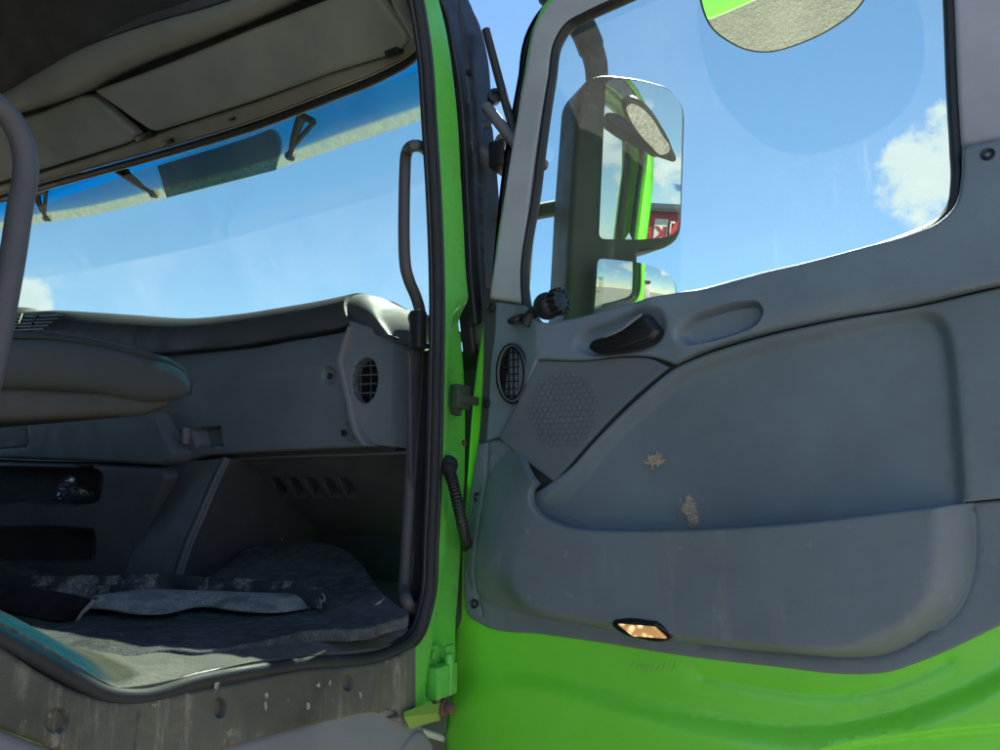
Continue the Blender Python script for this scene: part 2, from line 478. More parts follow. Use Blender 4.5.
def acrylic(name, tint, dust, dcol, lowt=None, lowd=None, lowdust=0):
    m, nt = new_mat(name); k = NT(nt)
    out = k.n('ShaderNodeOutputMaterial'); tr = k.n('ShaderNodeBsdfTransparent'); tr.inputs[0].default_value = (*tint, 1)
    df = k.n('ShaderNodeBsdfDiffuse'); tl = k.n('ShaderNodeBsdfTranslucent')
    for q in (df, tl): q.inputs[0].default_value = (*dcol, 1)
    dm = k.n('ShaderNodeMixShader'); dm.inputs[0].default_value = .75; k.l(df.outputs[0], dm.inputs[1]); k.l(tl.outputs[0], dm.inputs[2])
    v = k.coord(); f = k.math('MULTIPLY', k.rng(k.noise(v, 40, 6, .7), .25, .75, .6, 1.3), dust)
    if lowt:
        a = k.n('ShaderNodeAttribute', attribute_name='fade'); g = k.rng(a.outputs['Fac'], .36, .58)
        k.l(k.mix(g, lowt, tint), tr.inputs[0]); c = k.mix(g, lowd, dcol); k.l(c, df.inputs[0]); k.l(c, tl.inputs[0])
        x = k.rng(g, 0, 1, lowdust/dust, 1.0); f = k.math('MULTIPLY', f, x)
    fin = k.n('ShaderNodeMixShader'); k.l(f, fin.inputs[0]); k.l(tr.outputs[0], fin.inputs[1]); k.l(dm.outputs[0], fin.inputs[2]); k.l(fin.outputs[0], out.inputs[0]); return m
M['blue'] = acrylic('blue_tinted_acrylic', (.001, .25, .44), .06, (.02, .26, .40), (.60, .60, .44), (.50, .45, .22), .30)
M['smoke'] = acrylic('dark_tinted_plate', (.015, .045, .06), .25, (.05, .10, .10))
def mirror_mat():
    m, nt = new_mat('mirror_silver'); k = NT(nt)
    out = k.n('ShaderNodeOutputMaterial'); g = k.n('ShaderNodeBsdfGlossy'); g.inputs[0].default_value = (.80, .84, .86, 1); g.inputs['Roughness'].default_value = .0
    d = k.n('ShaderNodeBsdfDiffuse'); d.inputs[0].default_value = (.5, .5, .47, 1)
    v = k.coord(); f = k.rng(k.noise(v, 300, 3, .6), .45, .8, .01, .12)
    x = k.n('ShaderNodeMixShader'); k.l(f, x.inputs[0]); k.l(g.outputs[0], x.inputs[1]); k.l(d.outputs[0], x.inputs[2]); k.l(x.outputs[0], out.inputs[0]); return m
M['mirror'] = mirror_mat()
def lens_mat():
    m, nt = new_mat('amber_lamp_lens'); k = NT(nt)
    out = k.n('ShaderNodeOutputMaterial'); b = k.n('ShaderNodeBsdfPrincipled'); k.l(b.outputs[0], out.inputs[0])
    v = k.coord(); vo = k.n('ShaderNodeTexVoronoi'); vo.inputs['Scale'].default_value = 62; k.l(v, vo.inputs['Vector'])
    c = k.mix(k.rng(vo.outputs['Distance'], .1, .6), (.95, .66, .36), (.62, .33, .12)); k.l(c, b.inputs['Base Color']); b.inputs['Roughness'].default_value = .2
    k.l(c, b.inputs['Emission Color']); k.l(k.rng(vo.outputs['Distance'], .0, .6, .95, .22), b.inputs['Emission Strength']); return m
M['lens'] = lens_mat()

# ------------------------------------------------------------------ planes
X0 = -0.76
D = Plane((0, 1.20, 0), (1, 0, 0), (0, 0, 1))            # open door, inner face towards the camera
S = Plane((X0, 0, 0), (0, 1, 0), (0, 0, 1))              # right side of the cab, faces outwards
Fp = Plane((0, 1.05, 0), (1, 0, 0), (0, 0, 1))           # dashboard face
H = Plane((0, 1.16, .85), (1, 0, 0), (0, -.6, .8))       # overhead panel, faces back and down
WS = Plane((0, 1.20, .84), (1, 0, 0), (0, -.42, .90))    # windscreen

truck = empty('truck', W((X0-1.2, .4, -EYE/K)), 'green truck cab with its passenger door swung wide open beside the grey interior', 'truck')

# ================================================================== DOOR
T = [(556, 39), (549, 78), (534, 166), (521, 300, 1), (536, 320), (567, 319), (607, 309), (650, 298), (680, 293), (740, 278), (807, 263), (860, 249),
     (913, 234), (940, 222), (955, 206), (961, 180), (960, 150), (957, 100), (953, 0), (950, -60), (935, -85), (800, -72), (690, -34), (612, 0), (586, 12), (566, 24)]
Tl = curve(T)
def grow(poly, d):
    P = np.array([p[:2] for p in poly]); s = 1 if area(P) > 0 else -1
    q = offpts(P, [-d*s]); return [tuple(x) for x in q]
hole_shell = [D.hit(x, y, 0.0) for x, y in grow(Tl, 15)]
shell_px = [(541, 3), (532, 22), (521, 75), (508, 159), (496, 225), (490, 270), (476, 350), (470, 400), (464, 480), (459, 540), (452, 620), (449, 680), (447, 745), (446, 800), (460, 830, 1),
            (1036, 960, 1), (1037, 500), (1035, 100), (1018, -70), (985, -118), (800, -120), (660, -62), (570, -18)]
shell = D.px(curve(shell_px), 0.0)
# pressed swages of the lower skin, seen below the trim
def line_h(pxs, w, dep): return groove(D.px(curve(pxs, closed=False), 0), w, dep)
sw_out = D.px(curve([(440, 690), (470, 660), (520, 668), (620, 690), (700, 706), (800, 716), (880, 708), (960, 680), (1060, 640), (1200, 700), (1200, 1000), (400, 1000)]))
sw_in = D.px(curve([(440, 760), (478, 700), (525, 690), (620, 712), (700, 735), (800, 752), (880, 742), (960, 712), (1060, 668), (1180, 740), (1180, 990), (420, 990)]))
sw2_out = D.px(curve([(740, 780), (800, 753), (850, 738), (920, 727), (1010, 718), (1150, 700), (1200, 990), (700, 990)]))
sw2_in = D.px(curve([(760, 790), (806, 762), (856, 748), (922, 739), (1010, 731), (1140, 716), (1180, 980), (720, 985)]))
door = panel('door', shell, D, M['green'], truck, h=0.0, fil=.016, th=.055, res=.016, holes=[hole_shell], back='cap',
             feats=[ramp(sw_out, sw_in, .016), ramp(sw2_out, sw2_in, -.014), line_h([(700, 676), (760, 688), (810, 695), (860, 693), (905, 681), (950, 660)], .007, .0032),
                    line_h([(600, 700), (700, 716), (800, 727), (880, 716), (960, 690), (1010, 668)], .005, .002)])
sw_f = [ramp(sw_out, sw_in, .016), ramp(sw2_out, sw2_in, -.014)]
def sw_h(q): return float(sum(f(np.array([q[1]]))[0] for f in sw_f))
# outer window frame strip of the door, seen in the mirrors
glassO = D.px(grow(Tl, 9), -.030)
panel('window_glass', glassO, D, M['glass'], door, h=-.030, fil=0, th=.004, res=.03, back=False)
# black run channel round the glass, except along the belt
ch = [(530, 318), (526, 300), (537, 190), (552, 80), (559, 42), (569, 27), (588, 16), (614, 4), (690, -28), (800, -66), (930, -78), (946, -58), (949, 0), (953, 100), (956, 150), (957, 182), (953, 206), (940, 223), (910, 238), (870, 252)]
cp = curve(ch, closed=False, n=8)
tube('window_seal', [D.P(x, y, .004) for x, y in cp], .0085, M['rubber'], door, 10, flat=1.5)

tb = curve([(484, 288, 1), (523, 288, 1), (523, 305, 1), (536, 323), (567, 323), (607, 313), (680, 297), (807, 267), (913, 238), (958, 206), (965, 150, 1), (1020, 138, 1), (1020, 610, 1), (1000, 620), (916, 658), (862, 669), (772, 661), (673, 649), (544, 629), (482, 619), (470, 605), (468, 552), (476, 470), (482, 400)])
panel('trim_backing', D.px(tb, .005), D, M['dark'], door, h=.005, fil=0, th=.012, res=.04)
Do = Plane((0, 1.20+.055, 0), (-1, 0, 0), (0, 0, 1))
of_i = [D.hit(x, y, -.03) for x, y in grow(Tl, 2)]; of_o = [D.hit(x, y, -.03) for x, y in grow(Tl, 36)]
panel('outer_frame_trim', [(-a, b) for a, b in of_o], Do, M['gloss'], door, h=.006, fil=.002, th=.01, res=.02, holes=[[(-a, b) for a, b in of_i]])
# pillar trim: runs up the front pillar, over the top and down the rear
pt_out = [(547, 3), (533, 28), (526, 62), (505, 182), (495, 250), (488, 298, 1), (521, 303, 1)]
pt_in = [(534, 166), (549, 78), (556, 39), (566, 24), (586, 12), (612, 0), (690, -34), (800, -72), (935, -85), (950, -60), (953, 0), (957, 100), (960, 147, 1), (1024, 135, 1),
         (1024, 20), (1010, -60), (980, -108), (800, -112), (670, -62), (580, -18)]
pillar_out = D.px(curve(pt_out+pt_in), .016)
panel('window_frame_trim', pillar_out, D, M['pillar'], door, h=.016, fil=.008, th=.02, res=.012)
# belt trim with the vent housing, the pull handle recess and a finger recess
belt = curve([(488, 298, 1), (521, 303, 1), (536, 320), (567, 319), (607, 309), (650, 298), (680, 293), (740, 278), (807, 263), (860, 249), (913, 234), (940, 222), (955, 206), (961, 180), (962, 149, 1),
              (1024, 136, 1), (1024, 280, 1), (1000, 284), (907, 305), (840, 316), (740, 339), (700, 352), (674, 364, 1), (653, 357), (627, 355), (580, 360), (537, 359, 1), (519, 395), (499, 436, 1), (487, 438), (478, 442, 1), (481, 400), (483, 362), (487, 330)])
hb = .032
B = lambda p, h=hb: D.px(curve(p), h)
hand_o = B([(572, 346), (578, 332), (600, 322), (640, 307), (662, 307), (670, 330), (655, 348), (610, 358), (584, 356)]); hand_i = B([(583, 346), (590, 336), (610, 329), (640, 316), (655, 318), (658, 330), (648, 338), (606, 350), (590, 350)])
rec_o = B([(674, 332), (684, 322), (715, 309), (745, 302), (760, 303), (765, 311), (760, 324), (740, 335), (706, 344), (684, 346), (676, 341)]); rec_i = B([(688, 334), (694, 324), (718, 313), (745, 307), (757, 308), (759, 313), (754, 320), (736, 330), (706, 339), (693, 341)])
belt_bulge_o = B([(630, 280), (642, 330), (672, 372), (760, 345), (850, 322), (1100, 270), (1100, 100), (800, 240), (690, 285)]); belt_bulge_i = B([(655, 290), (668, 320), (690, 340), (770, 318), (860, 292), (1090, 250), (1090, 120), (800, 262), (700, 296)])
cx1 = D.hit(536, 340, hb)[0]
zt = D.hit(700, 300, hb)[1]
def belt_h(Q):
    h = np.where(Q[:, 0] < cx1, (Q[:, 0]-cx1)*.42, 0.0)
    return np.maximum(h, -.024)
belt_h_pts = None
crease = [D.hit(536, 318+4*i, hb) for i in range(12)]
def crease_f(Q): return np.zeros(len(Q))
crease_f.pts = np.array(crease)
panel('belt_trim', D.px(belt, hb), D, M['trim_up'], door, h=hb, fil=.006, th=.03, res=.009, hf=belt_h,
      feats=[ramp(belt_bulge_o, belt_bulge_i, .010), ramp(hand_o, hand_i, -.014), ramp(rec_o, rec_i, -.024), crease_f])
# door handle, a curved gloss-black blade
hp = curve([(587, 346), (590, 341), (606, 335), (625, 325), (640, 313), (646, 313), (653, 320), (659, 332), (655, 338), (640, 345), (612, 352), (593, 352)])
panel('door_handle', D.px(hp, .058), D, M['gloss'], door, h=.058, fil=.010, th=.016, res=.006, back='cap')
hl = [(604, 337), (620, 330), (634, 320), (642, 314)]
tube('handle_highlight_strip', smooth3([D.P(x, y, .0575) for x, y in hl], 6), [.0012]+[.0026]*17+[.0014], M['strip'], door, 8)  # pale bead modelled in place of the blade's highlight
# vent
vc = D.hit(508, 373, .026); va = .026; vb = .052
vt = Plane(D.at(vc[0], vc[1], .0), unit((1, .30, 0)), (.16, 0, 1))
ring = [vt.at(a, b, .026) for a, b in ell((0, 0), va, vb, 48)]
tube('air_vent', ring, .0052, M['gloss'], door, 12, closed=True)
panel('vent_bowl', ell((0, 0), va, vb, 40), vt, M['matte'], door, h=.004, fil=0, th=.005, res=.01)
g = MB()
for i in range(-2, 3):
    x = i*.0095; yb = vb*math.sqrt(max(0, 1-(x/va)**2))*.96
    g.add(*boxg(vt.at(x, 0, .012), vt.u*.0008, vt.v*yb, vt.n*.004))
for j in range(-3, 4):
    y = j*.0135; xa = va*math.sqrt(max(0, 1-(y/vb)**2))*.96
    g.add(*boxg(vt.at(0, y, .0145), vt.u*xa, vt.v*.0009, vt.n*.002))
g.build('vent_grille', M['matte'], door, smooth=False)
# speaker panel
sp = curve([(538, 360, 1), (580, 361), (627, 357), (653, 359), (669, 367, 1), (634, 396), (612, 417), (587, 444), (568, 466), (553, 482, 1), (524, 460), (498, 438, 1), (520, 396)])
hsK = .024
panel('speaker_panel', D.px(sp, hsK), D, M['speaker'], door, h=hsK, fil=.004, th=.02, res=.010)
sc_ = D.hit(563, 409, hsK); rad = abs(D.hit(597, 409, hsK)[0]-sc_[0])
g = MB(); hx = rad/5.6
for i in range(-8, 9):
    for j in range(-8, 9):
        x = (i+(.5 if j % 2 else 0))*hx*1.0; y = j*hx*.866
        if math.hypot(x, y) > rad: continue
        top = [D.at(sc_[0]+x+math.sin(math.pi/3*k)*hx*.40, sc_[1]+y+math.cos(math.pi/3*k)*hx*.40, hsK+.0022) for k in range(6)]
        bot = [D.at(sc_[0]+x+math.sin(math.pi/3*k)*hx*.50, sc_[1]+y+math.cos(math.pi/3*k)*hx*.50, hsK-.0006) for k in range(6)]
        g.add(top+bot, [tuple(range(6))[::-1]]+[(k, (k+1) % 6, 6+(k+1) % 6, 6+k) for k in range(6)])
g.build('speaker_grille', M['speaker'], door, smooth=False)
# insert panel (upper pocket wall)
hi = .024
ins = curve([(520, 505), (548, 484, 1), (570, 467), (590, 445), (614, 420), (636, 399), (674, 368), (705, 354), (742, 342), (840, 319), (907, 308), (1000, 287), (1024, 282, 1), (1024, 496, 1), (985, 500, 1), (966, 502, 1), (955, 560), (700, 575), (560, 560)])
ri_o = D.px(curve([(530, 515), (556, 488), (578, 462), (596, 441), (620, 417), (640, 399), (676, 371), (708, 357), (744, 345), (840, 322), (900, 309), (925, 307), (942, 314), (953, 332), (958, 360), (963, 420), (969, 510), (970, 600), (560, 600)]), hi)
ri_i = D.px(grow(curve([(530, 515), (556, 488), (578, 462), (596, 441), (620, 417), (640, 399), (676, 371), (708, 357), (744, 345), (840, 322), (900, 309), (925, 307), (942, 314), (953, 332), (958, 360), (963, 420), (969, 510), (970, 600), (560, 600)]), -15), hi)
panel('door_insert', D.px(ins, hi), D, M['insert'], door, h=hi, fil=.006, th=.012, res=.011, feats=[ramp(ri_o, ri_i, -.016)])
# lower trim with the map pocket
hl0 = .014
low = curve([(477, 444, 1), (498, 440), (553, 484, 1), (547, 490), (547, 501), (556, 513), (576, 523), (605, 528), (640, 529), (700, 528), (800, 522), (927, 507), (1000, 500), (1024, 498, 1), (1024, 614, 1), (1000, 626), (916, 664),
             (887, 673), (862, 675), (772, 667), (673, 655), (600, 643), (544, 635), (479, 624), (467, 615), (464, 600), (464, 552), (471, 480)])
pk_o = D.px(curve([(490, 470), (487, 604), (520, 613), (600, 628), (700, 645), (800, 655), (851, 658), (880, 656), (930, 632), (957, 610), (969, 584), (974, 545), (972, 507), (974, 460), (980, 420), (560, 420)]), hl0)
pk_i = D.px(curve([(560, 495), (541, 594), (600, 610), (700, 627), (800, 636), (819, 638), (851, 636), (885, 622), (914, 604), (926, 582), (930, 559), (931, 507), (932, 470), (930, 430), (580, 430)]), hl0)
strip_line = groove(D.px(curve([(488, 430), (486, 480), (482, 540), (478, 600), (482, 614)], closed=False), hl0), .0035, .005)
pk_crease = groove(D.px(curve([(700, 645), (800, 655), (851, 658), (880, 656), (930, 632), (957, 610), (969, 584), (974, 545), (973, 506)], closed=False), hl0), .0028, .0030)
panel('lower_door_trim', D.px(low, hl0), D, M['trim'], door, h=hl0, fil=.005, th=.013, res=.009, feats=[ramp(pk_o, pk_i, .066, True), strip_line, pk_crease])
# pocket floor
panel('pocket_lining', D.px(curve([(540, 520), (620, 540), (800, 540), (985, 525), (985, 600), (800, 620), (540, 590)]), .013), D, M['insert'], door, h=.013, fil=0, th=.01, res=.03)
# screws and their washers
def screw(parent, pl, x, y, h, r=.0085):
    g = MB(); c = pl.P(x, y, h)
    g.add(*latheg(c-pl.n*.004, pl.n, [(r, 0), (r, .0045), (r*.86, .0058), (r*.7, .0052), (r*.55, .0036), (r*.40, .0036), (r*.38, .0012), (.0002, .0012)], 20))
    return g.build('screw', M['black'], parent)
for x, y, h in ((490, 307, hb-.014), (485, 403, hb-.014), (477, 497, hl0+.002), (474, 604, hl0+.002), (988, 154, hb+.012)):
    screw(door, D, x, y, h)
# courtesy light on the lower edge
lf = curve([(613, 622), (620, 621), (656, 624, 1), (662, 627), (672, 639), (666, 641), (632, 637, 1), (624, 634)])
pt_, pb_ = D.P(640, 618, hl0+.052), D.P(640, 646, hl0+.022)
LP = Plane(pb_, D.P(670, 636, hl0+.03)-D.P(615, 629, hl0+.03), pt_-pb_)
panel('courtesy_light', LP.px(lf, .018), LP, M['gloss'], door, h=.020, fil=.003, th=.032, res=.006)
panel('lamp_lens', LP.px(rp([(618, 624.5, 1), (655, 627.5, 2), (667, 638.5, 1), (633, 636, 2)]), .022), LP, M['lens'], door, h=.024, fil=.0025, th=.006, res=.005)
# dried mud and scuffs on the trim
def splash_mat(name, col):
    m, nt = new_mat(name); k = NT(nt)
    out = k.n('ShaderNodeOutputMaterial'); b = k.n('ShaderNodeBsdfPrincipled'); b.inputs['Roughness'].default_value = .92; b.inputs['Specular IOR Level'].default_value = .1
    v = k.coord(); a = k.n('ShaderNodeAttribute', attribute_name='fade')
    k.l(k.mix(k.rng(k.noise(v, 130, 5, .7), .3, .7), tuple(c*.55 for c in col), tuple(c*1.25 for c in col)), b.inputs['Base Color'])
    bp = k.n('ShaderNodeBump'); bp.inputs['Strength'].default_value = .8; bp.inputs['Distance'].default_value = .002; k.l(k.noise(v, 260, 4, .6), bp.inputs['Height']); k.l(bp.outputs[0], b.inputs['Normal'])
    q = k.math('ADD', a.outputs['Fac'], k.math('MULTIPLY', k.math('SUBTRACT', k.noise(v, 95, 7, .72), .5), 2.6))
    tr = k.n('ShaderNodeBsdfTransparent'); x = k.n('ShaderNodeMixShader'); k.l(k.rng(q, .28, .62), x.inputs[0]); k.l(tr.outputs[0], x.inputs[1]); k.l(b.outputs[0], x.inputs[2]); k.l(x.outputs[0], out.inputs[0]); return m
M['mud'] = splash_mat('dried_mud_splash', (.46, .37, .28)); M['smear'] = splash_mat('pale_dirt_smear', (.36, .345, .31))
def blob(name, pl, x, y, h, rx, ry, mat, parent, seed, rot=0.0, thick=.0012, amp=.5):
    """a small crust of dirt, thickest in the middle, its rim broken up by the material"""
    c = pl.hit(x, y, h); n = 40; v = []; fd = []; rings = 7
    for q in range(rings+1):
        t_ = q/rings
        for kk in range(n):
            t = 2*math.pi*kk/n; sc = 1.25+amp*.8*noise.noise(Vector((math.cos(t)*1.1+seed, math.sin(t)*1.1, seed)))
            a, b = rx*sc*t_*math.cos(t), ry*sc*t_*math.sin(t)
            v.append(pl.at(c[0]+a*math.cos(rot)-b*math.sin(rot), c[1]+a*math.sin(rot)+b*math.cos(rot), h+thick*.6+thick*(1-t_*t_))); fd.append(1.15*(1-t_))
    f = [(q*n+kk, q*n+(kk+1) % n, (q+1)*n+(kk+1) % n, (q+1)*n+kk)[::-1] for q in range(rings) for kk in range(n)]
    o = mk(name, v, f, mat, parent); at = o.data.attributes.new('fade', 'FLOAT', 'POINT'); at.data.foreach_set('value', fd); return o
blob('mud_spot', D, 655, 460, hi-.013, .021, .015, M['mud'], door, 3.1, .5, amp=.8)
blob('mud_spot', D, 690, 509, hi-.013, .015, .027, M['mud'], door, 8.4, .15, amp=.9)
hp2 = hl0+.052
for i, (x, y, rx, ry) in enumerate(((678, 613, .004, .014), (690, 614, .006, .016), (696, 600, .002, .010), (621, 591, .008, .003), (611, 558, .006, .0025), (640, 532, .016, .003), (765, 622, .003, .002))):
    blob('mud_streak', D, x, y, hp2-(.004 if y > 605 else 0), rx, ry, M['mud'] if i in (1, 3) else M['smear'], door, 20+i*3.7, 0, .0008, .8)
for i in range(9):
    x = 633+i*5.2+random.uniform(-1, 1); y = 667-abs(i-4)*.5+(i % 2)*1.5; L_ = random.uniform(3, 5.5)
    a, b = D.hit(x-2.6, y+L_), D.hit(x+2.4, y-L_)
    q = [(a[0], a[1]), ((a[0]+b[0])/2+.0016, (a[1]+b[1])/2-.0004), (b[0], b[1]), ((a[0]+b[0])/2+.0002, (a[1]+b[1])/2+.0006)]
    panel('paint_scratch', q, D, M['scratch'], door, h=sw_h(q)+.0012, fil=0, th=.002, res=.01)
# ================================================================== CAB SIDE
ap_c = [(408, -40), (416, 0), (424, 50), (429, 120), (435, 225), (437, 300), (436, 380), (434, 470), (431, 540), (426, 604), (412, 639), (392, 651), (298, 664), (200, 681), (135, 697), (106, 694), (80, 682), (55, 668), (0, 637),
        (-130, 560), (-330, 470), (-430, 250), (-430, -100), (-330, -330), (-120, -330), (120, -230), (300, -130), (380, -85)]
apl = curve(ap_c, n=8)
ridge = D  # placeholder for readability
side_out = curve([(441, 0), (447, 24), (457, 90), (465, 210), (470, 290), (478, 340), (482, 450), (479, 540), (474, 620), (467, 690), (452, 712, 1), (420, 714, 1), (404, 728, 1), (300, 800, 1), (-300, 1100, 1), (-900, 1200, 1), (-900, -900, 1), (-300, -700), (150, -330), (380, -140), (430, -50)])
def jam_o(pts): return S.px(curve(pts), 0)
jr_o = jam_o([(458, 300), (449, 352), (449, 480), (444, 570), (433, 640), (424, 700), (420, 800), (700, 800), (700, 340), (500, 290)])
jr_i = jam_o([(468, 330), (460, 375), (458, 480), (453, 570), (441, 640), (432, 700), (428, 790), (690, 790), (690, 350), (500, 310)])
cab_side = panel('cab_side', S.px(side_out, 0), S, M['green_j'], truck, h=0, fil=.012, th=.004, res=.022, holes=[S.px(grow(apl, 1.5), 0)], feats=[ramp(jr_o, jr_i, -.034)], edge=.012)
# door aperture seal, two lips
loop = apl
tube('door_seal', [S.P(x, y, .006) for x, y in loop], .0082, M['seal_dirty'], cab_side, 12, closed=True, flat=1.0)
lab = np.array([S.hit(x, y, 0) for x, y in loop])
cen_ = lab.mean(0)
jr = [[S.at(a, b, .004) for a, b in lab]]
sg = 1 if area(lab) > 0 else -1
for dd, hh in ((.003, -.003), (.004, -.008)):
    L_ = offpts(lab, [dd*sg]); jr.append([S.at(a, b, hh) for a, b in L_])
jr = [r+[r[0]] for r in jr]
v, f = loftg(jr, .004); mk('opening_trim', v, f, M['rubber'], cab_side)
inn = grow(loop, -5)
tube('inner_seal_lip', [S.P(x, y, -.002) for x, y in inn], .0058, M['rubber'], cab_side, 10, closed=True)
out2 = grow(loop, 5.5)
tube('outer_seal_lip', [S.P(x, y, .004) for x, y in out2], .0050, M['rubber'], cab_side, 10, closed=True)
# inner jamb behind the seal: black return flange that the rail stands in front of
SI = Plane((X0-.045, 0, 0), (0, 1, 0), (0, 0, 1))
pj = curve([(410, 352, 1), (452, 345, 1), (456, 500), (446, 640), (415, 650), (404, 640, 1), (413, 560), (411, 450)])
panel('pillar_foot_trim', SI.px(pj, 0), SI, M['dark'], truck, h=0, fil=.004, th=.006, res=.02)
# black corner panel in front of the pillar
SB = Plane((X0-.03, 0, 0), (0, 1, 0), (0, 0, 1))
cpn = curve([(432, -60, 1), (452, -60), (470, 0), (480, 22), (488, 52), (494, 126), (500, 192), (504, 280), (509, 352, 1), (475, 354, 1), (468, 290), (460, 200), (450, 80), (440, 0)])
gl1 = groove(SB.px([(484, 128), (505, 124)], 0), .003, .004)
gl2 = groove(SB.px(curve([(456, 0), (468, 60), (474, 126), (480, 210), (486, 300)], closed=False), 0), .004, .010)
panel('corner_panel', SB.px(cpn, 0), SB, M['blacktrim'], truck, h=0, fil=.008, th=.02, res=.012, feats=[gl1, gl2])
panel('pillar_gasket', SB.px(curve([(440, -20), (447, 22), (458, 90), (466, 210), (470, 290), (474, 325, 1), (481, 325, 1), (478, 280), (473, 200), (466, 90), (455, 22), (448, -20)]), .012), SB, M['rubber'], truck, h=.018, fil=.004, th=.02, res=.012)
for x, y in ((471, 72), (462, 116)): screw(truck, SB, x, y, .003, .006)
# sill cladding with round plugs
sill = curve([(-60, 610, 1), (0, 645), (53, 679), (88, 695), (115, 701), (144, 699), (200, 690), (298, 670), (396, 656), (417, 645, 1), (417, 713, 1), (404, 722), (379, 713), (337, 720), (270, 736), (228, 748), (160, 768), (90, 765), (61, 752), (0, 728), (-60, 700, 1)])
def plug(c, a, b, amt=-.008):
    return ramp(S.px(ell(c, a, b, 24), .012), S.px(ell(c, a*.72, b*.72, 24), .012), amt)
panel('sill_cladding', S.px(sill, .012), S, M['sill'], truck, h=.012, fil=.006, th=.03, res=.010,
      feats=[plug((57, 721), 13, 14, -.006), plug((220, 708), 7, 11), plug((348, 683), 6, 9), groove(S.px([(141, 705), (136, 745)], .012), .002, .003),
             groove(S.px([(374, 660), (368, 715)], .012), .003, -.004), groove(S.px([(398, 655), (396, 718)], .012), .004, -.006), plug((391, 714), 9, 4, -.015)])
for i in range(9):
    x = random.uniform(205, 400); y = 690+random.uniform(-14, 26)-(x-205)*.06
    blob('mud_spot', S, x, y, .012, random.uniform(.002, .005), random.uniform(.004, .010), M['smear'], truck, 60+i*2.3, .2, .0008, .9)
# step and dark bay below
S3 = Plane((X0+.004, 0, 0), (0, 1, 0), (0, 0, 1))
panel('step_panel', S3.px(curve([(-60, 690, 1), (0, 722), (61, 745), (228, 742), (300, 722), (410, 700), (424, 722), (430, 740), (433, 860, 1), (100, 990, 1), (-60, 960, 1)]), 0), S3, M['step'], truck, h=0, fil=.014, th=.08, res=.016)
S4 = Plane((X0-.16, 0, 0), (0, 1, 0), (0, 0, 1))
panel('wheel_arch_liner', S4.px([(330, 640), (560, 640), (560, 900), (330, 900)], 0), S4, M['dark'], truck, h=0, fil=0, th=.03, res=.05)
tube('step_stay', [onx(414, 729, X0-.08), onx(452, 741, X0-.08)], .0065, M['white'], truck, 10)
panel('door_step_corner', S.px(curve([(410, 738), (420, 730), (432, 740), (436, 760), (430, 800), (405, 800)]), .008), S, M['step'], truck, h=.008, fil=.008, th=.03, res=.01)
# hinge
g = MB(); Sj = lambda x, y, h=-.012: S.P(x, y, h)
panel('hinge_plate', S.px(curve([(428, 648), (440, 646), (442, 652), (441, 697), (436, 701), (425, 699), (424, 694), (426, 654)]), -.008), S, M['green_j'], cab_side, h=-.008, fil=.004, th=.015, res=.006)
g = MB(); g.add(*latheg(S.P(433, 655, -.006), S.n, [(.007, 0), (.007, .004), (.004, .005), (.0035, .002), (.0002, .002)], 16)); g.build('hinge_bolt', M['green_j'], cab_side)
g = MB(); g.add(*boxg(S.P(442, 680, .004), S.u*.030, S.v*.026, S.n*.012, .004)); g.add(*boxg(S.P(449, 658, .0), S.u*.012, S.v*.022, S.n*.005, .003))
g.build('hinge_bracket', M['green_j'], cab_side)
g = MB(); g.add(*latheg(S.P(449, 676, .010)-V3(0, 0, .03), (0, 0, 1), [(.006, 0), (.008, .003), (.008, .062), (.006, .066)], 18)); g.build('hinge_knuckle', M['green_j'], cab_side)
g = MB(); g.add(*latheg(S.P(443, 707, .010), S.n, [(.013, -.01), (.013, .004), (.009, .006), (.009, .018), (.006, .022)], 16)); g.build('hinge_pin', M['rust'], cab_side)
g = MB(); g.add(*boxg(S.P(437, 706, .006), S.u*.007, S.v*.024, S.n*.006, .004)); g.build('hinge_arm', M['metal'], cab_side)
# bent guard plate under the hinge
rows = []
for i in range(7):
    t = i/6
    rows.append([S.P(404+t*36, 710-t*9+abs(t-.45)*4, .018+.012*t), S.P(404+t*34, 717-t*4, .022+.012*t), S.P(410+t*30, 729-t*9, .016+.012*t)])
v, f = loftg(rows, .003); mk('hinge_guard', v, f, M['green_grime'], cab_side)
# check strap bracket
g = MB(); g.add(*boxg(S.P(460, 397, .004), S.u*.020, S.v*.022, S.n*.010, .003)); g.add(*boxg(S.P(468, 400, .012), S.u*.030, S.v*.008, S.n*.006, .002))
vv = [S.P(454, 402, .006), S.P(463, 404, .006), S.P(461, 416, .004), S.P(456, 414, .004)]; ww = [p-S.n*.012 for p in vv]
g.add(vv+ww, [(0, 3, 2, 1)[::-1], (4, 7, 6, 5), (0, 1, 5, 4), (1, 2, 6, 5), (2, 3, 7, 6), (3, 0, 4, 7)])
g.build('check_strap_bracket', M['check'], cab_side)
g = MB(); g.add(*latheg(S.P(463, 443, -.010), S.n, [(.006, 0), (.006, .004), (.003, .004), (.0025, .002)], 14)); g.build('jamb_bolt', M['rust'], cab_side)
# corrugated cable conduit
path = smooth3([S.P(447, 466, .012), S.P(452, 480, .030), S.P(458, 505, .036), S.P(464, 534, .018), S.P(469, 552, -.05)], 26)
rr = [(.0118 if i % 3 else .0092)*(1-.25*(i/len(path))) for i in range(len(path))]
tube('cable_conduit', path, rr, M['rubber'], cab_side, 14)
g = MB(); g.add(*latheg(S.P(447, 465, .0), unit(S.n+V3(0, .2, -.1)), [(.018, 0), (.018, .006), (.015, .012), (.012, .016)], 20)); g.build('conduit_boot', M['rubber'], cab_side)
